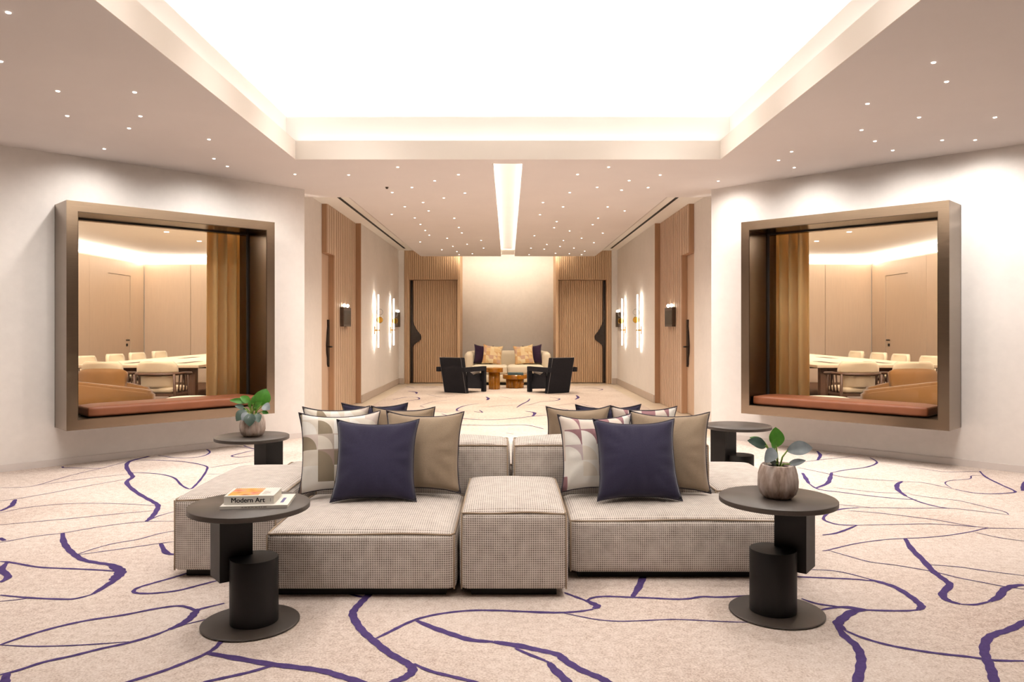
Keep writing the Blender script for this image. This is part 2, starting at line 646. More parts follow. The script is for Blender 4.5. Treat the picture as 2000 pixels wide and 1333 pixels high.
# purple vein lines, read off the photograph and laid on the floor plane
LINES = []
def crop(x0, y0, s, *lines):
    for w, pl in lines:
        LINES.append((w, [(x0 + a / s, y0 + b / s) for a, b in pl]))
T, Mi, K = 0.010, 0.020, 0.036
crop(0, 860, 2.818,
 (T, [(0,263),(120,261),(205,249),(330,212),(465,177),(560,156),(700,118),(820,88)]),
 (T, [(205,249),(350,230),(520,208),(720,186)]),
 (Mi, [(350,130),(345,150),(375,154),(560,157)]),
 (T, [(0,335),(90,325),(300,288),(500,250),(720,212)]),
 (K, [(85,328),(75,345),(60,365),(0,392)]),
 (T, [(0,402),(130,375),(280,358),(420,350),(600,350),(740,355),(860,362)]),
 (K, [(840,75),(820,90),(715,118),(697,150),(722,190),(730,205),(697,235),(740,280),(800,318),(850,345),(870,365),(855,400),(830,430),(805,448)]),
 (Mi, [(750,110),(900,113),(1030,122),(1130,143),(1138,165),(1110,210),(1075,250),(1045,270),(1000,250),(960,210),(890,190),(800,182),(725,180)]),
 (Mi, [(870,85),(960,98),(1050,98),(1120,88),(1155,68),(1130,50),(1085,47)]),
 (T, [(890,62),(1000,55),(1110,52)]),
 (T, [(0,468),(200,450),(400,432),(640,408),(840,390)]),
 (T, [(0,565),(40,558),(200,530),(340,514),(480,490),(640,466),(800,450),(965,448)]),
 (T, [(815,447),(870,420),(965,393)]),
 (K, [(345,514),(350,560),(375,600),(415,635),(460,662),(540,678),(610,688),(655,705),(670,730),(640,765),(590,800),(510,850)]),
 (Mi, [(510,850),(430,872),(360,878),(160,870),(0,855)]),
 (Mi, [(640,725),(560,718),(400,710),(220,702),(100,682),(40,672),(0,670)]),
 (K*1.6, [(610,695),(650,712),(662,732),(640,757),(612,775)]),
 (T, [(415,635),(500,605),(620,572),(760,548),(870,518),(965,500)]),
 (T, [(415,635),(560,615),(700,596),(880,570),(965,560)]),
 (K, [(885,572),(915,622),(965,632)]),
 (K, [(0,540),(25,555)]),
 (K, [(40,675),(10,715),(45,755),(0,785)]),
 (T, [(0,890),(100,880),(170,870)]),
 (Mi, [(1100,712),(1030,735),(930,765),(840,790),(760,815),(735,835),(760,845),(850,845),(980,830),(1100,800),(1235,765)]),
 (Mi, [(0,1130),(130,1085),(300,1035),(480,995),(680,965),(860,930),(980,915),(1040,925),(1080,940),(1110,930),(1235,900)]),
 (K, [(1095,930),(1070,955),(1050,980),(1000,1015),(930,1045)]),
 (Mi, [(930,1045),(840,1080),(700,1120),(560,1150),(400,1190),(240,1225),(100,1270),(0,1295)]),
 (T, [(0,1130),(160,1138),(350,1135),(540,1125),(710,1112)]),
 (T, [(985,1025),(1110,995),(1180,978)]),
 (Mi, [(1260,1070),(1220,1108),(1180,1150),(1120,1185),(1000,1235),(880,1280),(710,1333),(600,1370)]),
 (K, [(40,1285),(25,1333),(20,1380)]),
 (T, [(1250,28),(1330,40),(1400,52)]), (Mi, [(1325,15),(1350,35),(1409,52)]), (Mi, [(1409,55),(1340,70),(1275,88),(1320,95),(1409,85)]),
 (T, [(1140,155),(1250,138),(1380,120)]), (T, [(1135,187),(1215,190)]))
crop(380, 1100, 2.778,
 (K, [(60,490),(200,515),(400,550),(560,570),(700,590),(800,620),(900,650),(980,690)]),
 (Mi, [(460,550),(420,560),(300,595),(180,622),(60,650),(-40,690)]),
 (K, [(980,140),(935,185),(900,220),(865,260),(860,290),(890,345),(930,390),(990,440),(1060,495),(1140,540),(1180,570),(1175,600),(1130,630),(1080,650),(1000,690)]),
 (Mi, [(1190,550),(1280,590),(1400,620),(1520,650),(1640,690)]),
 (Mi, [(985,412),(1060,375),(1150,330),(1230,300),(1350,275),(1500,260),(1650,260),(1800,266),(2000,270)]),
 (K, [(1205,315),(1300,355),(1400,390),(1500,420),(1620,430)]),
 (K*1.25, [(1620,430),(1750,450),(1880,475)]),
 (Mi, [(1740,465),(1830,505),(1900,530)]),
 (Mi, [(440,150),(420,175),(350,200)]), (Mi, [(800,160),(900,185),(940,188)]))
crop(1000, 1100, 3.333,
 (K, [(0,535),(100,555),(200,575),(300,600),(350,640),(450,700),(560,745),(620,777),(700,830)]),
 (Mi, [(30,565),(130,605),(240,650)]), (K, [(240,650),(280,700),(360,777),(390,830)]),
 (Mi, [(340,195),(420,225),(500,255)]), (K, [(480,245),(530,268),(556,285),(530,300)]),
 (Mi, [(530,303),(440,318),(330,325),(180,325),(0,315)]),
 (Mi, [(490,245),(530,228),(610,220),(750,225),(900,230),(1050,238),(1150,235),(1240,222),(1350,225),(1560,215),(1700,200)]),
 (K, [(870,60),(855,90),(825,160),(785,222)]),
 (T, [(330,328),(450,352),(560,372),(700,382),(850,378),(1050,370),(1250,378),(1400,385),(1570,390)]))
crop(1500, 860, 2.818,
 (Mi, [(120,750),(185,755),(350,762),(480,768),(600,780)]),
 (K, [(560,770),(620,785),(700,812),(780,860),(830,900),(845,920),(825,937)]),
 (Mi, [(825,937),(740,942),(560,938),(430,925),(350,915),(260,900),(185,875)]),
 (T, [(240,715),(350,720),(450,738),(560,768),(620,785)]),
 (Mi, [(285,938),(360,925),(440,920),(540,935)]),
 (K*1.2, [(540,935),(470,945),(410,985),(385,1015),(420,1048)]),
 (Mi, [(420,1048),(520,1090),(660,1130),(820,1160),(960,1180),(1100,1195),(1250,1215),(1409,1218)]),
 (K, [(380,1022),(420,1080),(480,1130),(510,1190),(510,1250),(490,1333),(470,1380)]),
 (K, [(755,543),(790,600),(850,660),(910,725),(970,770),(1000,800),(960,850),(990,885),(1060,905)]),
 (Mi, [(1060,905),(1140,908),(1220,890)]), (K, [(1220,890),(1270,865),(1300,825),(1350,805),(1409,798)]),
 (T, [(300,612),(340,605),(480,572),(640,550),(760,543),(880,537),(1000,525),(1120,505),(1200,487),(1260,487),(1409,488)]),
 (T, [(330,608),(440,640),(560,672),(700,690),(820,710),(920,728),(1050,760),(1180,785),(1300,808),(1409,822)]),
 (T, [(890,688),(1050,700),(1200,722),(1409,748)]),
 (Mi, [(300,525),(370,515),(430,495),(490,470)]), (T, [(490,470),(600,468),(750,465),(900,463),(1050,472),(1200,483)]),
 (Mi, [(490,470),(400,468),(340,455),(305,435),(330,405),(400,382),(500,373)]), (T, [(500,373),(640,374),(800,377),(1000,377),(1200,398),(1320,412)]),
 (T, [(350,353),(450,362),(560,372)]),
 (T, [(440,390),(600,402),(800,425),(950,445),(1100,472),(1230,487)]),
 (T, [(1140,510),(1280,540),(1409,557)]),
 (T, [(170,125),(300,108),(400,98),(495,88)]), (K, [(270,62),(288,85),(272,112)]), (T, [(355,72),(320,80)]),
 (T, [(165,152),(300,180),(420,205),(560,218),(740,228)]),
 (Mi, [(560,97),(600,125),(540,150),(430,165),(350,180)]), (K, [(350,180),(342,210),(325,240),(265,265)]),
 (K, [(190,182),(210,215),(225,240)]), (Mi, [(225,240),(280,272),(400,288),(560,308),(700,322),(820,330)]),
 (T, [(360,262),(500,278),(620,290),(780,292)]),
 (K, [(740,228),(712,245),(715,275),(760,310)]), (Mi, [(760,310),(830,340),(920,365),(1000,378)]),
 (T, [(740,230),(850,235),(950,255),(1030,272)]), (Mi, [(1030,272),(1120,290),(1220,297),(1330,292),(1360,283),(1290,250),(1200,205),(1165,172)]),
 (T, [(1160,172),(1080,175),(960,175),(860,160),(760,148)]),
 (T, [(1170,195),(1120,198),(1108,215),(1000,225),(975,240),(1010,265)]),
 (K, [(1412,230),(1405,255),(1400,280)]),
 (T, [(780,300),(900,318),(1050,335),(1200,370),(1300,395),(1325,412)]),
 (K, [(1440,990),(1409,1005),(1330,1045),(1250,1070),(1205,1100),(1190,1160),(1205,1210),(1230,1270),(1245,1333),(1255,1380)]))
crop(690, 730, 3.226,
 (Mi, [(330,82),(385,92)]), (Mi, [(250,165),(330,150),(400,150),(412,163),(330,174)]), (T, [(420,205),(500,180),(620,165)]),
 (K, [(345,110),(395,118),(398,128)]),
 (T, [(420,205),(450,216)]), (Mi, [(700,242),(655,235),(660,220),(710,202),(790,190)]), (Mi, [(760,240),(812,246),(795,232)]),
 (K, [(838,148),(852,158),(842,168)]), (T, [(915,142),(1000,160)]), (Mi, [(1030,215),(1060,195),(1100,175),(1112,160)]),
 (T, [(850,213),(900,205),(1000,200),(1150,200),(1260,205)]), (K, [(1085,238),(1142,248),(1130,270)]),
 (Mi, [(555,255),(620,272),(700,285),(850,292),(1000,285),(1130,270),(1230,262)]),
 (Mi, [(510,330),(700,325),(900,328),(1080,325),(1200,350)]), (Mi, [(1240,150),(1300,160),(1270,172),(1180,178)]),
 (K, [(1398,164),(1418,152),(1405,138)]), (Mi, [(1400,95),(1500,92),(1570,100),(1545,108)]),
 (T, [(1260,205),(1400,190),(1480,205),(1530,220)]), (T, [(960,375),(1010,382)]), (Mi, [(1600,210),(1660,225)]),
 (T, [(460,130),(560,150),(640,140)]), (T, [(560,75),(480,90),(420,88)]), (T, [(1180,178),(1100,200)]),
 (T, [(600,250),(520,240),(430,245)]), (T, [(1300,215),(1400,240),(1480,235)]))

def smooth_line(p, sub=5):
    out = []
    n = len(p)
    for i in range(n - 1):
        a = p[max(i - 1, 0)]; b = p[i]; c = p[i + 1]; d = p[min(i + 2, n - 1)]
        for k in range(sub):
            t = k / sub
            out.append(tuple(0.5 * (2 * b[j] + (c[j] - a[j]) * t + (2 * a[j] - 5 * b[j] + 4 * c[j] - d[j]) * t * t
                                    + (-a[j] + 3 * b[j] - 3 * c[j] + d[j]) * t ** 3) for j in (0, 1)))
    out.append(tuple(p[-1]))
    return out

def inside_carpet(p):
    ax = abs(p.x)
    if p.y > 16.55:
        return False
    if p.y > WO.y:
        return ax < 2.2
    return ax + p.y < 11.04 and ax < WALLX

bm = bmesh.new()
for li, (w, pl) in enumerate(LINES):
    g = [floor_px(u, v, 0.0) for u, v in smooth_line(pl)]
    prev = None
    zz = 0.0010 + 0.00002 * (li % 40)
    for i, p in enumerate(g):
        t = (g[min(i + 1, len(g) - 1)] - g[max(i - 1, 0)])
        if t.length < 1e-6 or not inside_carpet(p):
            prev = None
            continue
        nrm = Vector((-t.y, t.x, 0)).normalized()
        end = min(1.0, 0.55 + 0.45 * min(i, len(g) - 1 - i) / 5.0)
        ww = w * (1.5 if p.y > 9.0 else 1.0) * end * (1 + 0.12 * math.sin(i * 1.7 + li)) * 0.5
        cur = (bm.verts.new((p.x + nrm.x * ww, p.y + nrm.y * ww, zz)), bm.verts.new((p.x - nrm.x * ww, p.y - nrm.y * ww, zz)))
        if prev:
            bm.faces.new((prev[0], prev[1], cur[1], cur[0]))
        prev = cur
obj('vein_line_pattern', bm, M['line'], carpet, kind='stuff')

# ------------------------------------------------------------------ ceilings
bm = bmesh.new()
c1 = CX + SET
for s in (-1, 1):
    add_box(bm, *sorted((s * CX, s * WALLX)), -3.0, 9.27, ZS, ZS + 0.18)
    add_box(bm, *sorted((s * 0.15, s * CX)), 7.38, 9.27, ZS, ZS + 0.10)
add_box(bm, -CX, CX, CY1, 7.38, ZS, ZS + 0.18)
add_box(bm, -CX, CX, -3.0, CY0, ZS, ZS + 0.18)
struct(obj('ceiling', bm, M['ceiling']), 'taupe lounge ceiling around the lit coffer')
bm = bmesh.new()
t = 0.006                                  # painted fascia lining of the coffer
add_box(bm, -CX, -CX + t, CY0, CY1, ZS, ZS + 0.18)
add_box(bm, CX - t, CX, CY0, CY1, ZS, ZS + 0.18)
add_box(bm, -CX + t, CX - t, CY1 - t, CY1, ZS, ZS + 0.18)
add_box(bm, -CX + t, CX - t, CY0, CY0 + t, ZS, ZS + 0.18)
struct(obj('trim_1', bm, M['fascia']), 'pale fascia band edging the coffer')
bm = bmesh.new()
zt = ZS + 0.182
c2 = c1 + 0.32
def ring(i, oo, z0, z1):
    """flat ring between two rectangles around the coffer"""
    xi, xo = CX + i, CX + oo
    add_box(bm, -xo, -xi, CY0 - oo, CY1 + oo, z0, z1)
    add_box(bm, xi, xo, CY0 - oo, CY1 + oo, z0, z1)
    add_box(bm, -xi, xi, CY1 + i, CY1 + oo, z0, z1)
    add_box(bm, -xi, xi, CY0 - oo, CY0 - i, z0, z1)
ring(SET, SET + 0.06, zt, ZC)
ring(SET + 0.06, SET + 0.40, ZC - 0.12, ZC - 0.07)
ring(SET + 0.34, SET + 0.40, ZC - 0.07, ZD)
add_box(bm, -CX - 0.6, CX + 0.6, CY0 - 0.6, CY1 + 0.6, ZD, ZD + 0.1)
struct(obj('ceiling', bm, M['coffer']), 'white cove-lit coffer ceiling above the lounge sofa')
# hung panel of the corridor with its bevelled long edges
for s, side in SIDES:
    prof = [(0.15, ZS), (1.95, ZS), (2.17, ZH - 0.004), (1.95, ZS + 0.1), (0.15, ZS + 0.1)]
    bm = bmesh.new()
    a = [bm.verts.new((s * x, 9.27, z)) for x, z in prof]
    b = [bm.verts.new((s * x, 16.85, z)) for x, z in prof]
    bm.faces.new(a); bm.faces.new(b)
    for i in range(5):
        j = (i + 1) % 5
        bm.faces.new((a[i], a[j], b[j], b[i]))
    struct(obj('ceiling', bm, M['ceiling']), 'hung corridor ceiling panel %s of the light slot' % side)
bm = bmesh.new()
add_box(bm, -2.95, 2.95, 9.27, 18.45, ZH, ZH + 0.08)
add_box(bm, -0.6, 0.6, 7.38, 9.27, ZH, ZH + 0.08)
add_box(bm, -0.34, -0.30, 7.38, 16.8, ZS + 0.1, ZH)
add_box(bm, 0.30, 0.34, 7.38, 16.8, ZS + 0.1, ZH)
struct(obj('ceiling', bm, M['coffer']), 'raised corridor ceiling above the hung panels')
for s, side in SIDES:
    o = obj('air_slot', box(*sorted((s * 2.285, s * 2.325)), 9.95, 16.75, ZH - 0.006, ZH - 0.001), M['slot'])
    tag(o, 'long black linear air slot in the corridor ceiling, %s side' % side, 'air vent', 'linear ceiling slots')

# ------------------------------------------------------------------ walls
U0, U1 = 0.566, 2.567           # window box along the slanted wall
Z0, Z1 = 0.355, 2.415
for sx, side in SIDES:
    f = slant(sx)
    bm = bmesh.new()
    TH = 0.25
    add_box(bm, 0, U0, 0, TH, 0, ZS, f)
    add_box(bm, U1, ua, 0, TH, 0, ZS, f)
    add_box(bm, U0, U1, 0, TH, 0, Z0, f)
    add_box(bm, U0, U1, 0, TH, Z1, ZS, f)
    struct(obj('wall_' + side, bm, M['plaster']), 'slanted plaster wall on the %s holding the bronze box window' % side)
    bm = bmesh.new()
    add_box(bm, 0.0, ua, -0.014, -0.0005, 0.0, 0.062, f)
    struct(obj('baseboard_' + side, bm, M['base_light']), 'low baseboard under the %s box window' % side)
    X = lambda a, b: sorted((sx * a, sx * b))
    # return into the corridor
    struct(obj('wall_%s_return' % side, box(*X(2.67, 2.93), 8.95, 10.77, 0, ZH), M['plaster']), 'white plaster return at the corridor mouth, %s' % side)
    # plastered stretch with sconces
    struct(obj('wall_%s_corridor' % side, box(*X(2.50, 2.93), 12.80, 17.25, 0, ZH), M['plaster']), 'corridor plaster wall with the sconces, %s' % side)
    struct(obj('wall_%s_end' % side, box(*X(2.38, 2.50), 17.20, 17.6, 0, ZH), M['plaster']), 'narrow plaster jog at the corridor end, %s' % side)
    struct(obj('trim_%s' % ('2' if sx < 0 else '3'), box(*X(2.502, 2.60), 12.78, 12.80, 0, ZH), M['wood_edge_groove_shade']), 'dark oak edge strip beside the %s corridor plaster' % side)
    bm = bmesh.new()
    add_box(bm, *X(2.486, 2.4995), 12.81, 17.19, 0, 0.13)
    add_box(bm, *X(2.385, 2.4995), 17.186, 17.1995, 0, 0.13)
    struct(obj('baseboard_%s_corridor' % side, bm, M['base']), 'taupe corridor baseboard on the %s' % side)
    # oak-clad stretch with a door
    wl = struct(obj('wall_%s_oak' % side, box(*X(2.60, 2.93), 11.22, 12.78, 0, ZH), M['wood_edge_groove_shade']), 'oak-clad corridor wall beside the %s door' % side)  # backing coloured darker than the slats to stand in for groove shade
    obj('lintel', box(*X(2.60, 2.93), 10.775, 11.22, 2.36, ZH), M['wood_edge_groove_shade'], wl)
    bm = bmesh.new()
    y = 11.225
    i = 0
    while y < 12.76:
        add_box(bm, *X(2.585, 2.60), y, min(y + 0.09, 12.775), 0.002, ZH - 0.002)
        y += 0.13
    y = 10.78
    while y < 11.2:
        add_box(bm, *X(2.585, 2.60), y, min(y + 0.09, 11.22), 2.362, ZH - 0.002)
        y += 0.13
    o = obj('oak_slats', bm, M['wood'], wl, kind='stuff')
    dr = struct(obj('door_%d' % (1 if sx < 0 else 2), box(*X(2.68, 2.73), 10.775, 11.215, 0.01, 2.355), M['wood']), 'oak corridor door near the lounge, %s side' % side)
    # cast plate following the leaf edge, with a lever
    pts = [(10.99, 1.40), (11.0, 1.30), (10.97, 1.22), (10.95, 1.12), (10.93, 1.02), (10.945, 0.9), (10.98, 0.84), (10.985, 0.74), (11.02, 0.70),
           (11.05, 0.70), (11.05, 1.40)]
    bm = bmesh.new()
    a = [bm.verts.new((sx * 2.655, p[0] + 0.13, p[1])) for p in pts]
    b = [bm.verts.new((sx * 2.678, p[0] + 0.13, p[1])) for p in pts]
    bm.faces.new(a); bm.faces.new(b)
    for i in range(len(pts)):
        j = (i + 1) % len(pts)
        bm.faces.new((a[i], a[j], b[j], b[i]))
    h = obj('door_plate', bm, M['handle'], dr)
    bm = bmesh.new()
    add_tube(bm, [(sx * 2.66, 11.06, 1.0), (sx * 2.60, 11.06, 1.0), (sx * 2.585, 11.06, 1.0)], 0.012)
    add_tube(bm, [(sx * 2.59, 11.07, 1.0), (sx * 2.59, 10.97, 1.0)], 0.011)
    obj('lever', bm, M['handle'], h, smooth=True)

# corridor end: oak surround with slatted doors either side of a plaster alcove
for sx, side in SIDES:
    X = lambda a, b: sorted((sx * a, sx * b))
    YF = 17.25
    wl = struct(obj('wall_back_%s' % side, box(*X(2.27, 2.379), YF + 0.012, 17.9, 0, ZH), M['wood_far']), 'oak slatted surround of the %s end door' % side)
    obj('lintel', box(*X(1.155, 2.27), YF + 0.012, 17.9, 2.393, ZH), M['wood_edge_groove_shade'], wl)
    obj('jamb', box(*X(1.10, 1.155), YF + 0.012, 18.2, 0, ZH), M['wood_far'], wl)
    bm = bmesh.new()
    x = 1.157
    while x < 2.37:
        z0 = 2.393 if x < 2.262 else 0.002
        add_box(bm, *X(x, min(x + 0.030, 2.378)), YF - 0.014, YF + 0.013, z0, ZH - 0.001)
        x += 0.043
    add_box(bm, *X(1.10, 1.150), YF, YF + 0.013, 0.002, ZH - 0.001)
    obj('oak_slats', bm, M['wood_far'], wl, kind='stuff')
    dr = struct(obj('door_%d' % (3 if sx < 0 else 4), box(*X(1.157, 2.268), 17.47, 17.53, 0.01, 2.388), M['wood_edge_groove_shade']), 'oak slatted door at the corridor end, %s' % side)  # leaf darkened so the gaps between slats look shaded
    bm = bmesh.new()
    x = 1.16
    while x < 2.17:
        add_box(bm, *X(x, x + 0.030), 17.445, 17.472, 0.012, 2.386)
        x += 0.043
    obj('door_slats', bm, M['wood_far'], dr, kind='stuff')
    pts = [(2.262, 0.02), (2.205, 0.02), (2.205, 0.85), (2.185, 0.88), (2.13, 0.93), (2.06, 0.98), (2.02, 1.02), (2.012, 1.08), (2.03, 1.13), (2.09, 1.20), (2.15, 1.30), (2.19, 1.38), (2.205, 1.44), (2.205, 2.38), (2.262, 2.38)]
    bm = bmesh.new()
    a = [bm.verts.new((sx * p[0], 17.415, p[1])) for p in pts]
    b = [bm.verts.new((sx * p[0], 17.455, p[1])) for p in pts]
    bm.faces.new(a); bm.faces.new(b)
    for i in range(len(pts)):
        j = (i + 1) % len(pts)
        bm.faces.new((a[i], a[j], b[j], b[i]))
    obj('pull_handle', bm, M['handle'], dr)
struct(obj('wall_back', box(-1.16, 1.16, 18.2, 18.4, 0, ZH), M['plaster']), 'cream plaster wall behind the cream sofa at the corridor end')
# lounge walls outside the frame
bm = box(-9.0, 9.0, -3.25, -3.0, 0, ZS)
struct(obj('wall_front', bm, M['plaster']), 'plaster wall behind the viewer')
for sx, side in SIDES:
    struct(obj('wall_%s_lounge' % side, box(*sorted((sx * WALLX, sx * (WALLX + 0.2))), -3.0, e[1] + 0.1, 0, ZS), M['plaster']), 'plain lounge side wall, %s' % side)

# ------------------------------------------------------------------ meeting rooms behind the box windows
MX0, MX1, MY1, MZ = 2.95, 8.55, 17.65, 2.97
for sx, side in SIDES:
    X = lambda a, b: sorted((sx * a, sx * b))
    f = slant(sx)
    fp = [(sx * x, y) for x, y in ((MX0, MY1), (MX1 + 0.1, MY1), (MX1 + 0.1, 4.2), (6.3, 4.2), wall_pt(ua, 0.26), wall_pt(0.2, 0.26), (MX0, 9.3))]
    struct(obj('floor', prism(fp, -0.003, 0.002), M['meet_floor']), 'dark brown carpet floor of the %s meeting room' % side)
    cp = [(sx * x, y) for x, y in ((MX0 - 0.02, MY1 + 0.1), (MX1 + 0.2, MY1 + 0.1), (MX1 + 0.2, 4.0), (6.2, 4.0), wall_pt(ua, 0.2), wall_pt(0.1, 0.2), (MX0 - 0.02, 9.2))]
    struct(obj('ceiling', prism(cp, MZ, MZ + 0.1), M['meet_ceil']), 'cream cove-lit ceiling of the %s meeting room' % side)
    wall = struct(obj('wall_back_meeting_%s' % side, box(*X(MX0 - 0.02, MX1 + 0.2), MY1 + 0.06, MY1 + 0.2, 0, MZ), M['meet_ceil']), 'end wall of the %s meeting room behind the oak panels' % side)
    x = MX1 - 0.012
    while x > MX0:
        obj('panel', box(*X(max(x - 1.075, MX0), x), MY1, MY1 + 0.05, 0, 2.77), M['meet_wood'], wall)
        x -= 1.085
    wall = struct(obj('wall_far_meeting_%s' % side, box(*X(MX1 + 0.06, MX1 + 0.2), 4.0, MY1 + 0.2, 0, MZ), M['meet_ceil']), 'side wall of the %s meeting room behind the oak panels' % side)
    for y0, y1 in ((17.02, 17.64), (13.10, 15.345), (10.8, 13.09), (8.5, 10.79), (6.2, 8.49), (4.1, 6.19)):
        obj('panel', box(*X(MX1, MX1 + 0.05), y0, y1, 0, 2.77), M['meet_wood'], wall)
    obj('panel', box(*X(MX1, MX1 + 0.05), 15.355, 16.06, 0, 2.77), M['meet_wood'], wall)
    obj('panel', box(*X(MX1, MX1 + 0.05), 16.06, 17.02, 2.465, 2.77), M['meet_wood'], wall)
    dr = struct(obj('door_%d' % (5 if sx < 0 else 6), box(*X(MX1 + 0.012, MX1 + 0.05), 16.075, 17.005, 0.01, 2.455), M['meet_wood']), 'flush oak door inside the %s meeting room' % side)
    bm = bmesh.new()
    add_tube(bm, [(sx * (MX1 + 0.01), 16.87, 1.01), (sx * (MX1 - 0.05), 16.87, 1.01)], 0.014)
    add_tube(bm, [(sx * (MX1 - 0.045), 16.88, 1.01), (sx * (MX1 - 0.045), 16.74, 1.01)], 0.012)
    add_box(bm, *X(MX1 - 0.004, MX1 + 0.011), 16.84, 16.90, 0.87, 0.93)
    obj('door_lever', bm, M['handle'], dr)
    struct(obj('wall_near_meeting_%s' % side, box(*X(6.2, MX1 + 0.1), 4.0, 4.1, 0, MZ), M['meet_wood']), 'near wall of the %s meeting room' % side)
    struct(obj('wall_inner_meeting_%s' % side, box(*X(2.932, 2.95), 9.2, MY1 + 0.05, 0, MZ), M['meet_wood']), 'corridor-side wall of the %s meeting room' % side)
    MC = (1, 0.95, 0.85)
    area('meeting_cove_light', (sx * 5.75, MY1 + 0.03, 2.79), (5.5, 0.03), (0, -0.5, 1), 42, MC, 'X')
    area('meeting_cove_light', (sx * (MX1 + 0.03), 11.0, 2.79), (13.0, 0.03), (-sx * 0.5, 0, 1), 90, MC, 'Y')
    p = f(2.2, 0.34, 2.60)
    area('meeting_cove_light', p, (2.6, 0.04), (sx * 0.7, 0.7, 1.0), 520, MC, (sx * 1, -1, 0))  # added cove light, out of view, brightens the ceiling near the window
    obj_l = box(0.85, 3.55, 0.255, 0.40, 2.52, 2.575, f)
    struct(obj('trim_%d' % (4 if sx < 0 else 5), obj_l, M['meet_ceil']), 'added cove shelf, unseen, above the window inside the %s meeting room' % side)

# ------------------------------------------------------------------ bronze box windows
FW = 0.092       # visible face of the frame
PW = -0.368      # how far it stands out of the wall (negative = towards the lounge)
BW = 0.262       # back edge inside the meeting room
for n_, (sx, side) in enumerate(SIDES, 1):
    f = slant(sx)
    root = struct(thing('window_%d' % n_, '', 'window', f((U0 + U1) / 2, 0, Z0)), 'deep brushed bronze box window on the %s' % side)
    del root['category']
    inv = root.location.copy()
    g = lambda u, w, z, f=f, inv=inv: tuple(Vector(f(u, w, z)) - inv)
    eps = 0.0015
    for a, b, c, d, nm in ((U0 + eps, U0 + FW, Z0 + eps, Z1 - eps, 'stile'), (U1 - FW, U1 - eps, Z0 + eps, Z1 - eps, 'stile'),
                       (U0 + FW, U1 - FW, Z1 - FW, Z1 - eps, 'head_rail'), (U0 + FW, U1 - FW, Z0 + eps, Z0 + FW, 'sill_rail')):
        o = obj(nm, box(a, b, PW, BW, c, d, g), M['bronze'], root)
    i0, i1, k0, k1 = U0 + FW, U1 - FW, Z0 + FW, Z1 - FW
    lt = 0.006
    for a, b, c, d in ((i0, i0 + lt, k0, k1), (i1 - lt, i1, k0, k1), (i0 + lt, i1 - lt, k1 - lt, k1), (i0 + lt, i1 - lt, k0, k0 + lt)):
        obj('reveal_liner', box(a, b, PW + 0.004, BW - 0.004, c, d, g), M['bronze_dark'], root)
    wg = 0.052
    bm = bmesh.new()
    for a, b, c, d in ((i0 + lt, i0 + 0.02, k0 + lt, k1 - lt), (i1 - 0.02, i1 - lt, k0 + lt, k1 - lt), (i0 + 0.02, i1 - 0.02, k1 - 0.02, k1 - lt), (i0 + 0.02, i1 - 0.02, k0 + lt, k0 + 0.02)):
        add_box(bm, a, b, wg - 0.01, wg + 0.018, c, d, g)
    obj('glazing_gasket', bm, M['slot'], root)
    obj('glass_pane', box(i0 + 0.014, i1 - 0.014, wg, wg + 0.008, k0 + 0.014, k1 - 0.014, g), M['glass'], root)
    # leather seat pad on the sill
    cu0, cu1, cw0, cw1 = i0 + 0.02, i1 - 0.10, PW + 0.035, wg - 0.016
    bm = bmesh.new()
    add_softbox(bm, cu1 - cu0, cw1 - cw0, 0.10, 0.026, (0.008, 0.006, 0), n=12)
    cu, cw = (cu0 + cu1) / 2, (cw0 + cw1) / 2
    zc = k0 + lt + 0.001
    base = Vector(f(cu, cw, zc))
    for v in bm.verts:
        v.co = Vector(f(cu + v.co.x, cw + v.co.y, zc + v.co.z)) - base
    o = obj('seat_cushion', bm, M['leather'], smooth=True)
    o.location = base
    tag(o, 'long cognac leather seat cushion in the %s bronze box window' % side, 'cushion', 'window seat cushions')
    # gathered curtain inside the meeting room
    bm = bmesh.new()
    n = 60
    cols = []
    for i in range(n + 1):
        tt = i / n
        u = 0.50 + 0.50 * tt
        w = 0.345 + 0.06 * math.sin(tt * 2 * PI * 4.5) + 0.010 * math.sin(tt * 37)
        cols.append((u, w))
    th = 0.006
    base = Vector(f(0.75, 0.335, 0))
    grid = []
    for k in range(9):
        z = 0.04 + (2.50 - 0.04) * k / 8
        sp = 1.0 + 0.05 * (1 - k / 8)
        grid.append([bm.verts.new(Vector(f(0.75 + (u - 0.75) * sp, w, z)) - base) for u, w in cols])
    for a, b in zip(grid, grid[1:]):
        for i in range(n):
            bm.faces.new((a[i], a[i + 1], b[i + 1], b[i]))
    o = obj('curtain', bm, M['curtain'], smooth=True)
    o.location = base
    md = o.modifiers.new('thickness', 'SOLIDIFY')
    md.thickness = th
    tag(o, 'mustard pleated curtain drawn aside behind the %s box window' % side, 'curtain', 'mustard curtains')

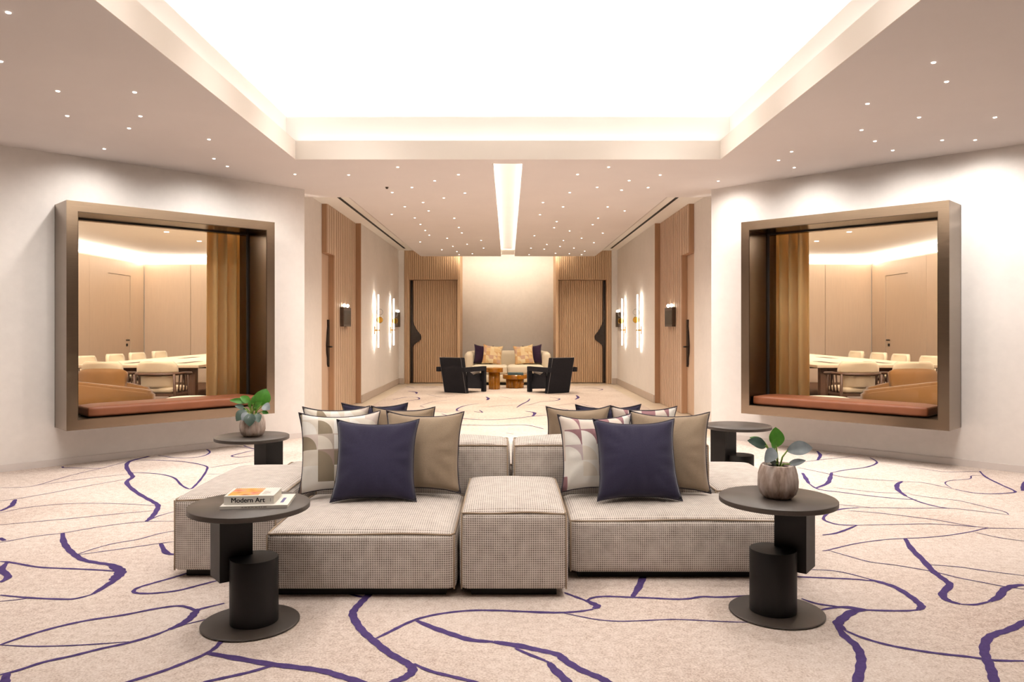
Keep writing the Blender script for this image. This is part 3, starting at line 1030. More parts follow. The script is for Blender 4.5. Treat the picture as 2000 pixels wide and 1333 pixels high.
# ------------------------------------------------------------------ meeting room furniture
def make_meeting_chair():
    t = thing('meeting_chair', 'x', 'chair')
    bm = bmesh.new()
    add_softbox(bm, 0.50, 0.48, 0.075, 0.03, (0.012, 0, 0), n=8, z0=0.405)
    obj('seat', bm, M['chair_pad'], t, smooth=True)
    def curved(z0, z1, wid, d, y, nm, top_in=0.0):
        bm = bmesh.new()
        n, m = 12, 5
        fr, bk = [], []
        for k in range(m + 1):
            tz = k / m
            z = z0 + (z1 - z0) * tz
            wq = wid * (1 - top_in * tz ** 4)
            row, row2 = [], []
            for i in range(n + 1):
                s = -1 + 2 * i / n
                x = s * wq / 2
                yy = y + 0.10 * s * s - 0.10 * (z - 0.5)
                row.append(bm.verts.new((x, yy + d / 2, z)))
                row2.append(bm.verts.new((x, yy - d / 2, z)))
            fr.append(row); bk.append(row2)
        for G in (fr, bk):
            for a, b in zip(G, G[1:]):
                for i in range(n):
                    bm.faces.new((a[i], a[i + 1], b[i + 1], b[i]))
        for G0, G1 in ((fr[0], bk[0]), (fr[-1], bk[-1])):
            for i in range(n):
                bm.faces.new((G0[i], G0[i + 1], G1[i + 1], G1[i]))
        for c in (0, n):
            for k in range(m):
                bm.faces.new((fr[k][c], fr[k + 1][c], bk[k + 1][c], bk[k][c]))
        obj(nm, bm, M['chair_pad'], t, smooth=True)
    curved(0.665, 0.825, 0.54, 0.05, -0.22, 'upper_backrest', 0.22)
    curved(0.475, 0.645, 0.44, 0.035, -0.235, 'lower_backrest')
    for s in (-1, 1):
        for y, lean in ((0.21, 0.02), (-0.22, -0.03)):
            bm = bmesh.new()
            top = 0.655
            add_tube(bm, [(s * 0.27, y + lean, 0.0), (s * 0.265, y, 0.4), (s * 0.265, y - (0.02 if y < 0 else 0), top)], [0.014, 0.021, 0.018], 8)
            obj('leg', bm, M['chair_wood'], t, smooth=True)
    bm = bmesh.new()
    arm = [(-0.285, 0.25, 0.645), (-0.285, 0.0, 0.66), (-0.275, -0.17, 0.66), (-0.2, -0.25, 0.655), (0, -0.285, 0.655), (0.2, -0.25, 0.655), (0.275, -0.17, 0.66), (0.285, 0.0, 0.66), (0.285, 0.25, 0.645)]
    add_tube(bm, arm, 0.021, 8)
    obj('arm_rail', bm, M['chair_wood'], t, smooth=True)
    for s in (-1, 1):
        for y in (-0.1, 0.0, 0.1):
            bm = bmesh.new()
            add_tube(bm, [(s * 0.262, y, 0.40), (s * 0.278, y, 0.655)], 0.010, 6)
            obj('spindle', bm, M['chair_wood'], t, smooth=True)
    bm = bmesh.new()
    add_box(bm, -0.26, 0.26, -0.23, 0.23, 0.365, 0.404)
    obj('seat_frame', bm, M['chair_wood'], t)
    return t

chair0 = make_meeting_chair()
first_chair = [True]
def place_chair(x, y, rz, label, group):
    r = chair0 if first_chair[0] else dup(chair0)
    first_chair[0] = False
    r.location = (x, y, 0.003)
    r.rotation_euler = (0, 0, rz)
    r['label'] = label
    r['group'] = group

ORD = ['nearest', 'second', 'third', 'fourth']
for sx, side in SIDES:
    X = lambda a, b: sorted((sx * a, sx * b))
    t = thing('conference_table', 'long pale oak conference table in the %s meeting room' % side, 'table', (sx * 5.365, 13.55, 0.002))
    g = lambda a, b, c: (a - sx * 5.365, b - 13.55, c)
    for y0, y1 in ((10.80, 12.62), (12.63, 14.46), (14.47, 16.30)):
        obj('table_top', box(*X(4.45, 6.28), y0, y1, 0.70, 0.74, g, bevel=0.006), M['table_wood'], t)
        ym = (y0 + y1) / 2
        for xx in (4.95, 5.75):
            obj('cable_cover', box(*X(xx - 0.07, xx + 0.07), ym - 0.32, ym + 0.32, 0.7402, 0.7425, g), M['chair_wood'], t)
    for y in (10.98, 12.62, 14.46, 16.1):
        for x in (4.60, 6.12):
            obj('leg', box(*X(x - 0.05, x + 0.05), y - 0.05, y + 0.05, 0.0, 0.70, g, bevel=0.004), M['chair_wood'], t)
        obj('cross_beam', box(*X(4.66, 6.06), y - 0.03, y + 0.03, 0.60, 0.69, g), M['chair_wood'], t)
    grp = 'chairs in the %s meeting room' % side
    place_chair(sx * 4.70, 10.22, 0.0, 'cream chair seen from behind at the %s table end, nearer the curtain' % side, grp)
    place_chair(sx * 5.44, 10.22, 0.0, 'cream chair seen from behind at the %s table end, partly behind the amber sofa' % side, grp)
    for i, y in enumerate((12.05, 12.95, 13.72, 14.6)):
        place_chair(sx * 6.62, y, sx * PI / 2, 'cream chair across the %s table, %s from the window' % (side, ORD[i]), grp)
    for i, y in enumerate((11.75, 12.75)):
        place_chair(sx * 4.30, y, -sx * PI / 2, 'cream chair beside the mustard curtain at the %s table, %s from the window' % (side, ORD[i]), grp)
    # amber lounge sofa, its sloped arm towards the window
    t = thing('lounge_sofa', 'amber velvet sofa with sloped arm behind the %s box window' % side, 'sofa', (sx * 5.0, 9.1, 0.002))
    def slab(pts, y0, y1, nm, mat, bev=0.03):
        bm = bmesh.new()
        a = [bm.verts.new((sx * (p[0] - 5.0), y0 - 9.1, p[1])) for p in pts]
        b = [bm.verts.new((sx * (p[0] - 5.0), y1 - 9.1, p[1])) for p in pts]
        bm.faces.new(a); bm.faces.new(b)
        for i in range(len(pts)):
            j = (i + 1) % len(pts)
            bm.faces.new((a[i], a[j], b[j], b[i]))
        bmesh.ops.recalc_face_normals(bm, faces=bm.faces)
        bmesh.ops.bevel(bm, geom=list(bm.edges), offset=bev, segments=3, affect='EDGES')
        obj(nm, bm, mat, t, smooth=True)
    slab([(4.06, 0.08), (4.06, 0.545), (4.12, 0.565), (4.9, 0.655), (5.7, 0.70), (5.75, 0.08)], 8.52, 8.68, 'arm', M['sofa_amber'])
    slab([(4.62, 0.08), (4.62, 0.50), (5.7, 0.74), (5.75, 0.08)], 9.62, 9.78, 'arm', M['sofa_amber'])
    slab([(5.55, 0.08), (5.62, 0.76), (5.84, 0.76), (5.88, 0.08)], 8.53, 9.77, 'backrest', M['sofa_amber'], 0.05)
    slab([(4.30, 0.08), (4.30, 0.40), (5.6, 0.40), (5.6, 0.08)], 8.68, 9.62, 'seat', M['sofa_amber'])
    bm = bmesh.new()
    add_softbox(bm, 0.62, 0.33, 0.10, 0.04, (0.03, 0.02, 0.02), n=8)
    rot = Matrix.Rotation(math.radians(72), 4, 'X')
    for v in bm.verts:
        v.co = rot @ v.co + Vector((0, 0, 0.16))
    o = obj('throw_cushion', bm, M['sofa_amber'], smooth=True)
    o.location = (sx * 5.11, 9.50, 0.41)
    o.rotation_euler = (0, 0, sx * 0.10)
    tag(o, 'amber cushion standing on the sofa in the %s meeting room' % side, 'cushion', 'amber cushions')
    bm = bmesh.new()
    prof = [(0.30, 0.0), (0.36, 0.03), (0.38, 0.2), (0.38, 0.36), (0.34, 0.42), (0.22, 0.452), (0.05, 0.46)]
    add_lathe(bm, prof, 40)
    o = obj('pouf', bm, M['cream'], smooth=True)
    o.location = (sx * 3.78, 8.92, 0.003)
    tag(o, 'round cream pouf behind the %s box window' % side, 'pouf', 'cream poufs')
    # fill spots added to brighten the table and the window seat corner
    SP = [(x, y, {11.8: 'first', 13.2: 'second', 14.6: 'third', 16.0: 'last'}[y] + ' table row, ' + ('corridor' if x < 5 else 'far') + ' side') for y in (11.8, 13.2, 14.6, 16.0) for x in (4.8, 6.0)]
    SP += [(3.75, 9.75, 'above the curtain'), (5.1, 9.3, 'above the amber sofa')]
    for x, y, pos in SP:
        if pos:
            l = bpy.data.lights.new('spot', 'SPOT')
            l.energy = ADDED_SPOT_MEET
            l.color = (1, 0.93, 0.82)
            l.spot_size = math.radians(100)
            l.spot_blend = 0.6
            l.shadow_soft_size = 0.03
            d = obj('added_meeting_spot', prism(circle(0.04, 16), 0, 0.006), M['down'])
            d.location = (sx * x, y, MZ - 0.0065)
            tag(d, 'small added fill downlight in the %s meeting room ceiling, %s' % (side, pos), 'downlight', 'added downlights of the %s meeting room' % side)
            lo = bpy.data.objects.new('added_meeting_beam', l)
            COL.objects.link(lo)
            lo.parent = d
            lo.location = (0, 0, -0.01)

# ------------------------------------------------------------------ modular sofa island
def module(x0, x1, y0, y1, zs, bulge, label, seed, group='modules of the grey sofa island', r=0.03):
    t = thing('sofa_module', label, 'sofa', ((x0 + x1) / 2, (y0 + y1) / 2, 0), 0, group)
    w, d = x1 - x0, y1 - y0
    g0 = 0.035
    bm = bmesh.new()
    add_softbox(bm, w, d, zs - g0, r, (bulge, 0.012, 0.008), n=20, z0=g0, seed=seed, wob=0.0035)
    obj('upholstery', bm, M['sofa'], t, smooth=True)
    bm = bmesh.new()
    k = r * 0.26
    hw, hd = w / 2 - k, d / 2 - k
    zt = zs - k
    def loop(z):
        p = []
        m = 18
        c = 0.02
        for (ax, ay, bx, by) in ((-1, -1, 1, -1), (1, -1, 1, 1), (1, 1, -1, 1), (-1, 1, -1, -1)):
            for i in range(m):
                q = c + (1 - 2 * c) * i / (m - 1)
                xx, yy = ax + (bx - ax) * q, ay + (by - ay) * q
                # follow the slight swell of the block
                e = math.sin(PI * q)
                p.append((xx * hw, yy * hd, z + 0.004 * e + 0.0025 * math.sin(q * 9 + seed)))
        return p
    add_tube(bm, loop(zt), 0.0045, 6, closed=True)
    for ax in (-1, 1):
        for ay in (-1, 1):
            add_tube(bm, [(ax * hw, ay * hd, zt), (ax * (hw - .001), ay * (hd - .001), zt * 0.5), (ax * hw, ay * hd, g0 + k)], 0.0045, 6)
    obj('piping', bm, M['sofa_pipe'], t, smooth=True)
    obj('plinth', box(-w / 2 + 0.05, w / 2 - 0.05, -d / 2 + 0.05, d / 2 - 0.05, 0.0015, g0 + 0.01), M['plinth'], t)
    return t

module(-1.143, -0.245, 3.53, 4.372, 0.305, 0.045, 'left front seat module of the island sofa holding the navy pillow', 1)
module(-0.226, 0.282, 3.53, 4.372, 0.405, 0.04, 'narrow taller centre block at the front of the island sofa', 2)
module(0.308, 1.49, 3.785, 4.372, 0.305, 0.04, 'wide right front seat module beside the potted plant table', 3)
module(-1.70, -1.172, 3.806, 4.748, 0.405, 0.035, 'tall left end block behind the table with books', 4)
module(1.215, 1.70, 4.412, 5.32, 0.322, 0.032, 'right end block behind the potted plant table', 5)
module(-1.138, 0.006, 4.412, 4.748, 0.585, 0.04, 'left backrest block in the middle of the island sofa', 6)
module(0.030, 1.186, 4.412, 4.748, 0.585, 0.04, 'right backrest block in the middle of the island sofa', 7)
module(-1.575, -0.30, 4.784, 5.46, 0.305, 0.045, 'rear left seat module facing the corridor', 8)
module(-0.28, 0.23, 4.784, 5.60, 0.405, 0.03, 'rear centre block facing the corridor', 9)
module(0.25, 1.19, 4.784, 5.60, 0.305, 0.04, 'rear right seat module facing the corridor', 10)

# ------------------------------------------------------------------ pillows
def pillow(name, size, depth, mat, pipe, seed, n=22):
    rnd = random.Random(seed)
    p1, p2, p3 = (rnd.uniform(0, 6.28) for _ in range(3))
    h = size / 2
    def outline(s, t):
        kx = 1 - 0.115 * (1 - abs(t) ** 2.6) * abs(s) ** 3
        kz = 1 - 0.115 * (1 - abs(s) ** 2.6) * abs(t) ** 3
        sag = -0.02 * (1 - s * s) * (t > 0) * t
        return s * h * kx, t * h * kz + sag * size
    bm = bmesh.new()
    cache = {}
    for sd in (-1, 1):
        G = []
        for i in range(n + 1):
            row = []
            for j in range(n + 1):
                s, t = -1 + 2 * i / n, -1 + 2 * j / n
                edge = i in (0, n) or j in (0, n)
                if edge and (i, j) in cache:
                    row.append(cache[(i, j)])
                    continue
                x, z = outline(s, t)
                q = max(0, 1 - s * s) ** 0.45 * max(0, 1 - t * t) ** 0.45
                y = sd * depth / 2 * q * (1 + 0.12 * math.sin(2.2 * s + p1) * math.sin(2.6 * t + p2) - 0.15 * t)
                rim = (max(abs(s), abs(t)) ** 3) * (1 - max(abs(s), abs(t)))
                y += sd * 0.22 * depth * rim * math.sin(13 * math.atan2(t, s) + p3)
                v = bm.verts.new((x, y, z + h))
                if edge:
                    cache[(i, j)] = v
                row.append(v)
            G.append(row)
        for a, b in zip(G, G[1:]):
            for k in range(n):
                bm.faces.new((a[k], a[k + 1], b[k + 1], b[k]))
    t_ = thing(name, 'x', 'pillow')
    obj('cover', bm, mat, t_, smooth=True)
    bm = bmesh.new()
    loop = []
    for k in range(n): loop.append((-1 + 2 * k / n, -1))
    for k in range(n): loop.append((1, -1 + 2 * k / n))
    for k in range(n): loop.append((1 - 2 * k / n, 1))
    for k in range(n): loop.append((-1, 1 - 2 * k / n))
    pp = []
    for s, t in loop:
        x, z = outline(s * 0.995, t * 0.995)
        # soften the corner
        pp.append((x, 0, z + h))
    add_tube(bm, pp, 0.0042, 6, closed=True)
    obj('piping', bm, pipe, t_, smooth=True)
    return t_

pil = {'navy': (M['navy'], M['pipe_dark']), 'taupe': (M['taupe'], M['pipe_dark']), 'grey': (M['print_grey'], M['pipe_dark']), 'mauve': (M['print_mauve'], M['pipe_dark'])}
def put_pillow(kind, x, y, z, lean, yaw, label, seed, size=0.46, roll=0.0, depth=0.165):
    m, p = pil[kind]
    t = pillow('throw_pillow', size, depth, m, p, seed)
    t.location = (x, y, z)
    t.rotation_mode = 'XYZ'
    t.rotation_euler = (math.radians(lean), math.radians(roll), math.radians(yaw))
    t['label'] = label
    t['group'] = 'pillows on the island sofa'
zs = 0.35
put_pillow('grey', -0.935, 4.195, zs, -15, 14, 'white geometric print pillow left of the front navy pillow', 1)
put_pillow('taupe', -0.49, 4.21, zs, -14, -7, 'taupe pillow right of the left front navy pillow', 2)
put_pillow('navy', -0.715, 3.99, zs - 0.004, -24, 2, 'large navy pillow in front on the left seat', 3, depth=0.17)
put_pillow('mauve', 0.515, 4.235, zs, -14, 8, 'white and mauve geometric pillow beside the centre block', 4, size=0.44)
put_pillow('taupe', 0.905, 4.22, zs, -15, -12, 'taupe pillow behind the right front navy pillow', 5)
put_pillow('navy', 0.705, 4.01, zs - 0.004, -24, 1, 'large navy pillow in front on the right seat', 6, depth=0.17)
put_pillow('grey', -1.125, 4.965, zs, 14, 8, 'white print pillow at the rear left, only its top edge showing', 7, size=0.43)
put_pillow('taupe', -0.665, 4.965, zs, 14, -8, 'taupe pillow at the rear left beside the white one', 8, size=0.43)
put_pillow('navy', -0.895, 5.17, zs + 0.006, 20, 2, 'navy pillow farthest back on the left', 9, size=0.445)
put_pillow('taupe', 0.445, 4.965, zs, 13, 7, 'taupe pillow at the rear right beside the corridor view', 10, size=0.43)
put_pillow('mauve', 0.89, 4.968, zs, 13, -6, 'white print pillow at the rear right, dark piped top edge showing', 11, size=0.43)
put_pillow('navy', 0.665, 5.17, zs - 0.004, 20, 2, 'navy pillow farthest back on the right, mostly hidden', 12, size=0.445)

# ------------------------------------------------------------------ offset side tables
def side_table(x, y, mir, label, ang=0.0):
    t = thing('side_table', label, 'table', (x, y, 0.0), ang, 'round dark side tables')
    bm = bmesh.new()
    add_lathe(bm, [(0.202, 0.002), (0.205, 0.004), (0.205, 0.009), (0.202, 0.0105)], 64)
    obj('base_plate', bm, M['table_top'], t, smooth=False)
    cx = mir * -0.015
    bm = bmesh.new()
    add_lathe(bm, [(0.099, 0.0105), (0.101, 0.012), (0.101, 0.283), (0.099, 0.286)], 48, loc=(cx, 0, 0))
    o = obj('lower_column', bm, M['black_metal'], t, smooth=True)
    md = o.modifiers.new('edges', 'EDGE_SPLIT'); md.split_angle = math.radians(40)
    # upper prism grips the column's outer side
    c, s = math.cos(math.radians(53)), math.sin(math.radians(53))
    q = 0.07
    sq = [(-q, -q), (q, -q), (q, q), (-q, q)]
    pts = [(mir * (0.103 + a * c + b * s), 0.055 + (-a * s + b * c) * -1.0) for a, b in sq]
    obj('upper_column', prism(pts, 0.185, 0.492), M['black_metal'], t)
    bm = bmesh.new()
    add_lathe(bm, [(0.249, 0.492), (0.2525, 0.4945), (0.2525, 0.5135), (0.2495, 0.516)], 80, loc=(mir * 0.005, 0, 0))
    o = obj('table_top', bm, M['table_top'], t, smooth=True)
    md = o.modifiers.new('edges', 'EDGE_SPLIT'); md.split_angle = math.radians(40)
    return t
T1 = (-1.108, 3.235)
T2 = (1.200, 3.357)
T3 = (-1.80, 5.27)
T4 = (1.80, 5.86)
side_table(*T1, -1, 'round dark side table at the front left carrying two books')
side_table(*T2, 1, 'round dark side table at the front right carrying a potted plant')
side_table(*T3, 1, 'round dark side table behind the sofa on the left carrying a potted plant')
side_table(*T4, -1, 'empty round dark side table behind the sofa on the right')

# ------------------------------------------------------------------ books
def book(x, y, z, w, d, h, rz, label):
    t = thing('book', label, 'book', (x, y, z), rz)
    obj('page_block', box(-w / 2 + 0.002, w / 2 - 0.002, -d / 2 + 0.004, d / 2 - 0.002, 0.002, h - 0.002), M['paper'], t)
    bm = bmesh.new()
    add_box(bm, -w / 2, w / 2, -d / 2, d / 2, 0, 0.002)
    add_box(bm, -w / 2, w / 2, -d / 2, d / 2, h - 0.002, h)
    add_box(bm, -w / 2, w / 2, -d / 2, -d / 2 + 0.003, 0.002, h - 0.002)
    obj('cover', bm, M['book_white'], t)
    return t
zt = 0.5165
b1 = book(-1.075, 3.245, zt, 0.275, 0.215, 0.012, math.radians(7), 'thin white paperback with a blue numeral under the art book')
me = text_mesh('1', 0.13)
o = obj('numeral', me, M['ink_blue'], b1, )
o.location = (0.105, -0.02, 0.0123)
bm = bmesh.new()
random.seed(3)
xx = -0.05
while xx < 0.045:
    ww = random.uniform(0.006, 0.016)
    add_box(bm, xx, xx + ww, -0.1079, -0.1074, 0.0045, 0.0078)
    xx += ww + 0.003
obj('spine_print', bm, M['ink_grey'], b1)
b2 = book(-1.098, 3.245, zt + 0.0125, 0.205, 0.165, 0.035, math.radians(5), 'thick white hardback titled Modern Art with an orange cover picture')
me = text_mesh('Modern Art', 0.0285)
bm = bmesh.new()
for dx, dy in ((0, 0), (0.0007, 0.0), (0.00035, 0.0005), (-0.0005, 0.0)):     # heavy weight: the outline laid over itself
    n0 = len(bm.verts)
    bm.from_mesh(me)
    bm.verts.ensure_lookup_table()
    for v in bm.verts[n0:]:
        v.co.x += dx
        v.co.y += dy
o = obj('title_lettering', bm, M['ink'], b2)
o.rotation_euler = (PI / 2, 0, 0)
o.location = (-0.004, -0.0829, 0.0165)
obj('cover_picture', box(-0.092, 0.036, -0.068, 0.074, 0.035, 0.0354), M['art'], b2)
bm = bmesh.new()
for k in range(5):
    add_box(bm, 0.046, 0.046 + (0.02, 0.034, 0.028, 0.03, 0.016)[k], -0.05 + k * 0.014, -0.046 + k * 0.014, 0.035, 0.0353)
add_box(bm, 0.088, 0.090, -0.0829, -0.0824, 0.010, 0.024)
obj('cover_print', bm, M['ink_grey'], b2)

# ------------------------------------------------------------------ potted plants
def leaf_mesh(base, tip, width, bow, side):
    """oval leaf from base to tip, arched by bow, facing roughly the viewer"""
    base, tip = Vector(base), Vector(tip)
    ax = tip - base
    L = ax.length
    a = ax.normalized()
    nrm = Vector(side).normalized()
    wv = a.cross(nrm).normalized()
    up = wv.cross(a).normalized()
    bm = bmesh.new()
    n, m = 10, 4
    G = []
    for i in range(n + 1):
        t = i / n
        wd = width / 2 * (math.sin(PI * min(1, t * 0.96 + 0.03)) ** 0.75) * (1.12 - 0.35 * t)
        if i == n:
            wd = 0.0006
        c = base + ax * t + up * bow * math.sin(PI * t)
        row = []
        for j in range(-m, m + 1):
            s = j / m
            row.append(bm.verts.new(c + wv * (wd * s) + up * (0.16 * wd * (abs(s) ** 1.4) + 0.006 * L * math.sin(t * 20) * abs(s))))
        G.append(row)
    for p, q in zip(G, G[1:]):
        for j in range(2 * m):
            bm.faces.new((p[j], p[j + 1], q[j + 1], q[j]))
    return bm

def plant(x, y, z, pot_r, pot_h, k, leaves, label):
    t = thing('potted_plant', label, 'plant', (x, y, z), 0, 'potted plants')
    prof = [(0.55, 0.0), (0.70, 0.02), (0.86, 0.12), (0.98, 0.32), (1.0, 0.5), (0.97, 0.7), (0.90, 0.86), (0.83, 0.97), (0.80, 1.0), (0.76, 0.985), (0.76, 0.90)]
    bm = bmesh.new()
    def lob(th, zz):
        q = zz / pot_h
        tw = th + 0.25 * math.sin(q * 5)
        return 1 - 0.045 * (abs(math.sin(tw * 6.5)) < 0.28) - 0.03 * (0.5 + 0.5 * math.cos(tw * 13))
    add_lathe(bm, [(a * pot_r, b * pot_h) for a, b in prof], 104, lob)
    obj('pot', bm, M['pot'], t, smooth=True)
    obj('soil', prism(circle(pot_r * 0.74, 24), pot_h * 0.86, pot_h * 0.9), M['soil'], t)
    for i, (bx, bz, tx, tz, w, mat, by, ty, bow) in enumerate(leaves):
        b = Vector((bx * k, by, pot_h + bz * k))
        e_ = Vector((tx * k, ty, pot_h + tz * k))
        bm = leaf_mesh(b, e_, w * k * 1.5, bow * k, (0.15, -1, 0.45))
        lf = obj('leaf', bm, M[mat], t, smooth=True)
        root = Vector((bx * k * 0.18, by * 0.3, pot_h * 0.88))
        mid = (root + b) / 2 + Vector((bx * k * -0.12, 0, 0.01))
        bm = bmesh.new()
        add_tube(bm, [root, mid, b, b + (e_ - b) * 0.25], [0.0042, 0.0036, 0.003, 0.0016], 6)
        obj('stem', bm, M['stem'], lf, smooth=True)
    return t
L2 = [(-20, 220, -15, 470, 150, 'leaf', 0.0, 0.015, 6), (-45, 235, -120, 300, 110, 'leaf', -0.02, -0.03, 10),
      (-165, 235, -425, 315, 105, 'leaf_dark', -0.01, -0.03, 26), (-150, 275, -320, 320, 50, 'leaf', 0.03, 0.05, 12),
      (-85, 210, -245, 55, 115, 'leaf_grey', -0.04, -0.075, 30), (110, 175, 425, 215, 130, 'leaf_grey', -0.01, -0.02, 70),
      (105, 10, 305, 70, 62, 'leaf_grey', -0.03, -0.05, 14), (-50, 15, -175, 75, 66, 'leaf_dark', -0.03, -0.05, 10),
      (20, 60, 70, 40, 60, 'leaf_dark', 0.03, 0.08, 10)]
plant(T2[0] + 0.003, T2[1] - 0.01, 0.5165, 0.088, 0.150, 0.000344, L2, 'grey marbled pot with upright green and silver leaves on the front right table')
L3 = [(130, 160, 210, 430, 190, 'leaf', 0.0, 0.02, 20), (90, 190, 100, 330, 120, 'leaf', 0.03, 0.06, 10), (190, 170, 310, 100, 105, 'leaf_grey', -0.02, -0.04, 24),
      (-30, 220, -185, 310, 85, 'leaf', -0.01, -0.02, 14), (-60, 215, -365, 245, 70, 'leaf', 0.0, -0.01, 22),
      (-70, 100, -190, -70, 115, 'leaf_dark', -0.05, -0.09, 22), (20, 50, 40, -150, 130, 'leaf_dark', -0.075, -0.105, 14),
      (110, 40, 180, -90, 95, 'leaf_dark', -0.06, -0.095, 14), (150, 60, 260, 30, 50, 'leaf', 0.0, 0.0, 12), (40, 90, 110, 180, 60, 'leaf', -0.03, -0.04, 8),
      (-30, 120, -20, 270, 40, 'leaf', -0.02, -0.03, 5), (-90, 90, -230, 40, 50, 'leaf', 0.02, 0.05, 12),
      (60, 130, 200, 230, 70, 'leaf', -0.04, -0.06, 10), (-110, 130, -250, 170, 60, 'leaf_dark', -0.03, -0.05, 14), (70, 30, 200, -20, 70, 'leaf_dark', -0.05, -0.08, 8),
      (0, 170, 20, 330, 60, 'leaf', 0.01, 0.02, 8), (-20, 60, -90, -60, 90, 'leaf_grey', -0.07, -0.10, 12)]
plant(T3[0] + 0.012, T3[1] - 0.01, 0.5165, 0.09, 0.145, 0.00043, L3, 'pale marbled pot with bushy green leaves on the rear left table')

# ------------------------------------------------------------------ corridor lounge group
def armchair(x, y, rz, label):
    t = thing('armchair', label, 'armchair', (x, y, 0.001), rz, 'angular black armchairs')
    def blk(pts, x0, x1, nm, mat=M['chair_black'], par=t, bev=0.006):
        bm = bmesh.new()
        a = [bm.verts.new((x0, p[0], p[1])) for p in pts]
        b = [bm.verts.new((x1, p[0], p[1])) for p in pts]
        bm.faces.new(a); bm.faces.new(b)
        for i in range(len(pts)):
            j = (i + 1) % len(pts)
            bm.faces.new((a[i], a[j], b[j], b[i]))
        bmesh.ops.recalc_face_normals(bm, faces=bm.faces)
        if bev:
            bmesh.ops.bevel(bm, geom=list(bm.edges), offset=bev, segments=2, affect='EDGES')
        return obj(nm, bm, mat, par)
    # local: faces +y, back foot at y = 0
    bk = blk([(0.0, 0.0), (0.10, 0.0), (-0.04, 0.70), (-0.17, 0.70)], -0.26, 0.26, 'backrest')
    blk([(0.08, 0.13), (0.08, 0.30), (0.60, 0.37), (0.60, 0.20)], -0.255, 0.255, 'seat')
    blk([(0.05, 0.30), (0.05, 0.39), (0.58, 0.45), (0.58, 0.37)], -0.22, 0.22, 'seat_cushion', M['grey_cushion'], bev=0.02)
    for s in (-1, 1):
        a, b = sorted((s * 0.262, s * 0.345))
        am = blk([(-0.16, 0.42), (-0.16, 0.51), (0.60, 0.51), (0.60, 0.42)], a, b, 'armrest')
        blk([(0.52, 0.0), (0.52, 0.42), (0.60, 0.42), (0.60, 0.0)], a, b, 'leg')
        blk([(0.02, 0.10), (0.02, 0.42), (0.10, 0.42), (0.52, 0.20), (0.52, 0.06)], s * 0.262, s * 0.285, 'side_panel', bev=0.003)
    bm = bmesh.new()
    for s in (-1, 1):
        add_tube(bm, [(s * 0.258, -0.002, 0.01), (s * 0.258, -0.171, 0.698)], 0.004, 6)
    add_tube(bm, [(-0.258, -0.171, 0.699), (0.258, -0.171, 0.699)], 0.004, 6)
    obj('edge_stitching', bm, M['stitch'], bk)
armchair(-1.04, 14.80, math.radians(-32), 'angular black armchair on the left facing the cream sofa')
armchair(0.99, 14.72, math.radians(32), 'angular black armchair on the right facing the cream sofa')

t = thing('cream_sofa', 'low cream sofa against the plaster wall at the corridor end', 'sofa', (-0.005, 17.35, 0))
SY = 17.35
def sb(nm, w, d, h, x, y, z, r=0.05, b=(0.01, 0.01, 0.01)):
    bm = bmesh.new()
    add_softbox(bm, w, d, h, r, b, n=10)
    o = obj(nm, bm, M['cream'], t, smooth=True)
    o.location = (x, y - SY, z)
sb('seat_base', 1.92, 0.86, 0.19, 0, 17.27, 0.055)
sb('seat_cushion', 0.80, 0.72, 0.19, -0.405, 17.20, 0.245)
sb('seat_cushion', 0.80, 0.72, 0.19, 0.405, 17.20, 0.245)
sb('backrest', 1.92, 0.20, 0.50, 0, 17.62, 0.245, 0.06)
sb('armrest', 0.17, 0.80, 0.48, -0.885, 17.30, 0.245, 0.07)
sb('armrest', 0.17, 0.80, 0.48, 0.885, 17.30, 0.245, 0.07)
obj('plinth', box(-0.9, 0.9, 16.90 - SY, 17.65 - SY, 0.0, 0.056), M['plinth'], t)
pil['floral'] = (M['floral'], M['floral'])
pil['plum'] = (M['plum'], M['plum'])
for kind, x, y, yaw, roll, lab in (('plum', -0.575, 17.35, 10, 5, 'plum pillow on the left of the cream sofa'), ('floral', -0.375, 17.21, 4, 6, 'ochre patterned pillow on the left of the cream sofa'),
                             ('plum', 0.575, 17.35, -10, -5, 'plum pillow on the right of the cream sofa'), ('floral', 0.385, 17.21, -4, -6, 'ochre patterned pillow on the right of the cream sofa')):
    put_pillow(kind, x, y, 0.442, -14, yaw, lab, int(100 + x * 50), size=0.46, roll=roll, depth=0.13)
for o in [o for o in S.objects if o.name.startswith('throw_pillow') and o.location.y > 16]:
    o['group'] = 'pillows on the cream sofa'

def resin_table(x, y, top_r, stem_r, h, lobes, label):
    t = thing('resin_table', label, 'table', (x, y, 0.001), 0, 'amber resin tables')
    bm = bmesh.new()
    for i in range(lobes):
        th = 2 * PI * i / lobes + 0.2
        add_lathe(bm, [(stem_r * 0.42, 0.0), (stem_r * 0.45, 0.01), (stem_r * 0.45, h - 0.09)], 14, loc=(stem_r * 0.6 * math.cos(th), stem_r * 0.6 * math.sin(th), 0))
    obj('fluted_stem', bm, M['amber'], t, smooth=True)
    bm = bmesh.new()
    add_lathe(bm, [(top_r * 0.96, h - 0.09), (top_r, h - 0.08), (top_r, h - 0.01), (top_r * 0.97, h)], 40)
    obj('table_top', bm, M['amber'], t)
resin_table(-0.285, 15.72, 0.185, 0.115, 0.445, 6, 'taller narrow amber resin table before the cream sofa')
resin_table(0.15, 16.08, 0.265, 0.185, 0.285, 8, 'lower wide amber resin table carrying a dark book')
t = book(0.16, 15.98, 0.2865, 0.33, 0.24, 0.045, 0.02, 'thick teal and white book on the low amber table')
for c in t.children:
    if c.name.startswith('cover'):
        c.data.materials[0] = plain('teal_cover', srgb(70, 96, 102), 0.5)

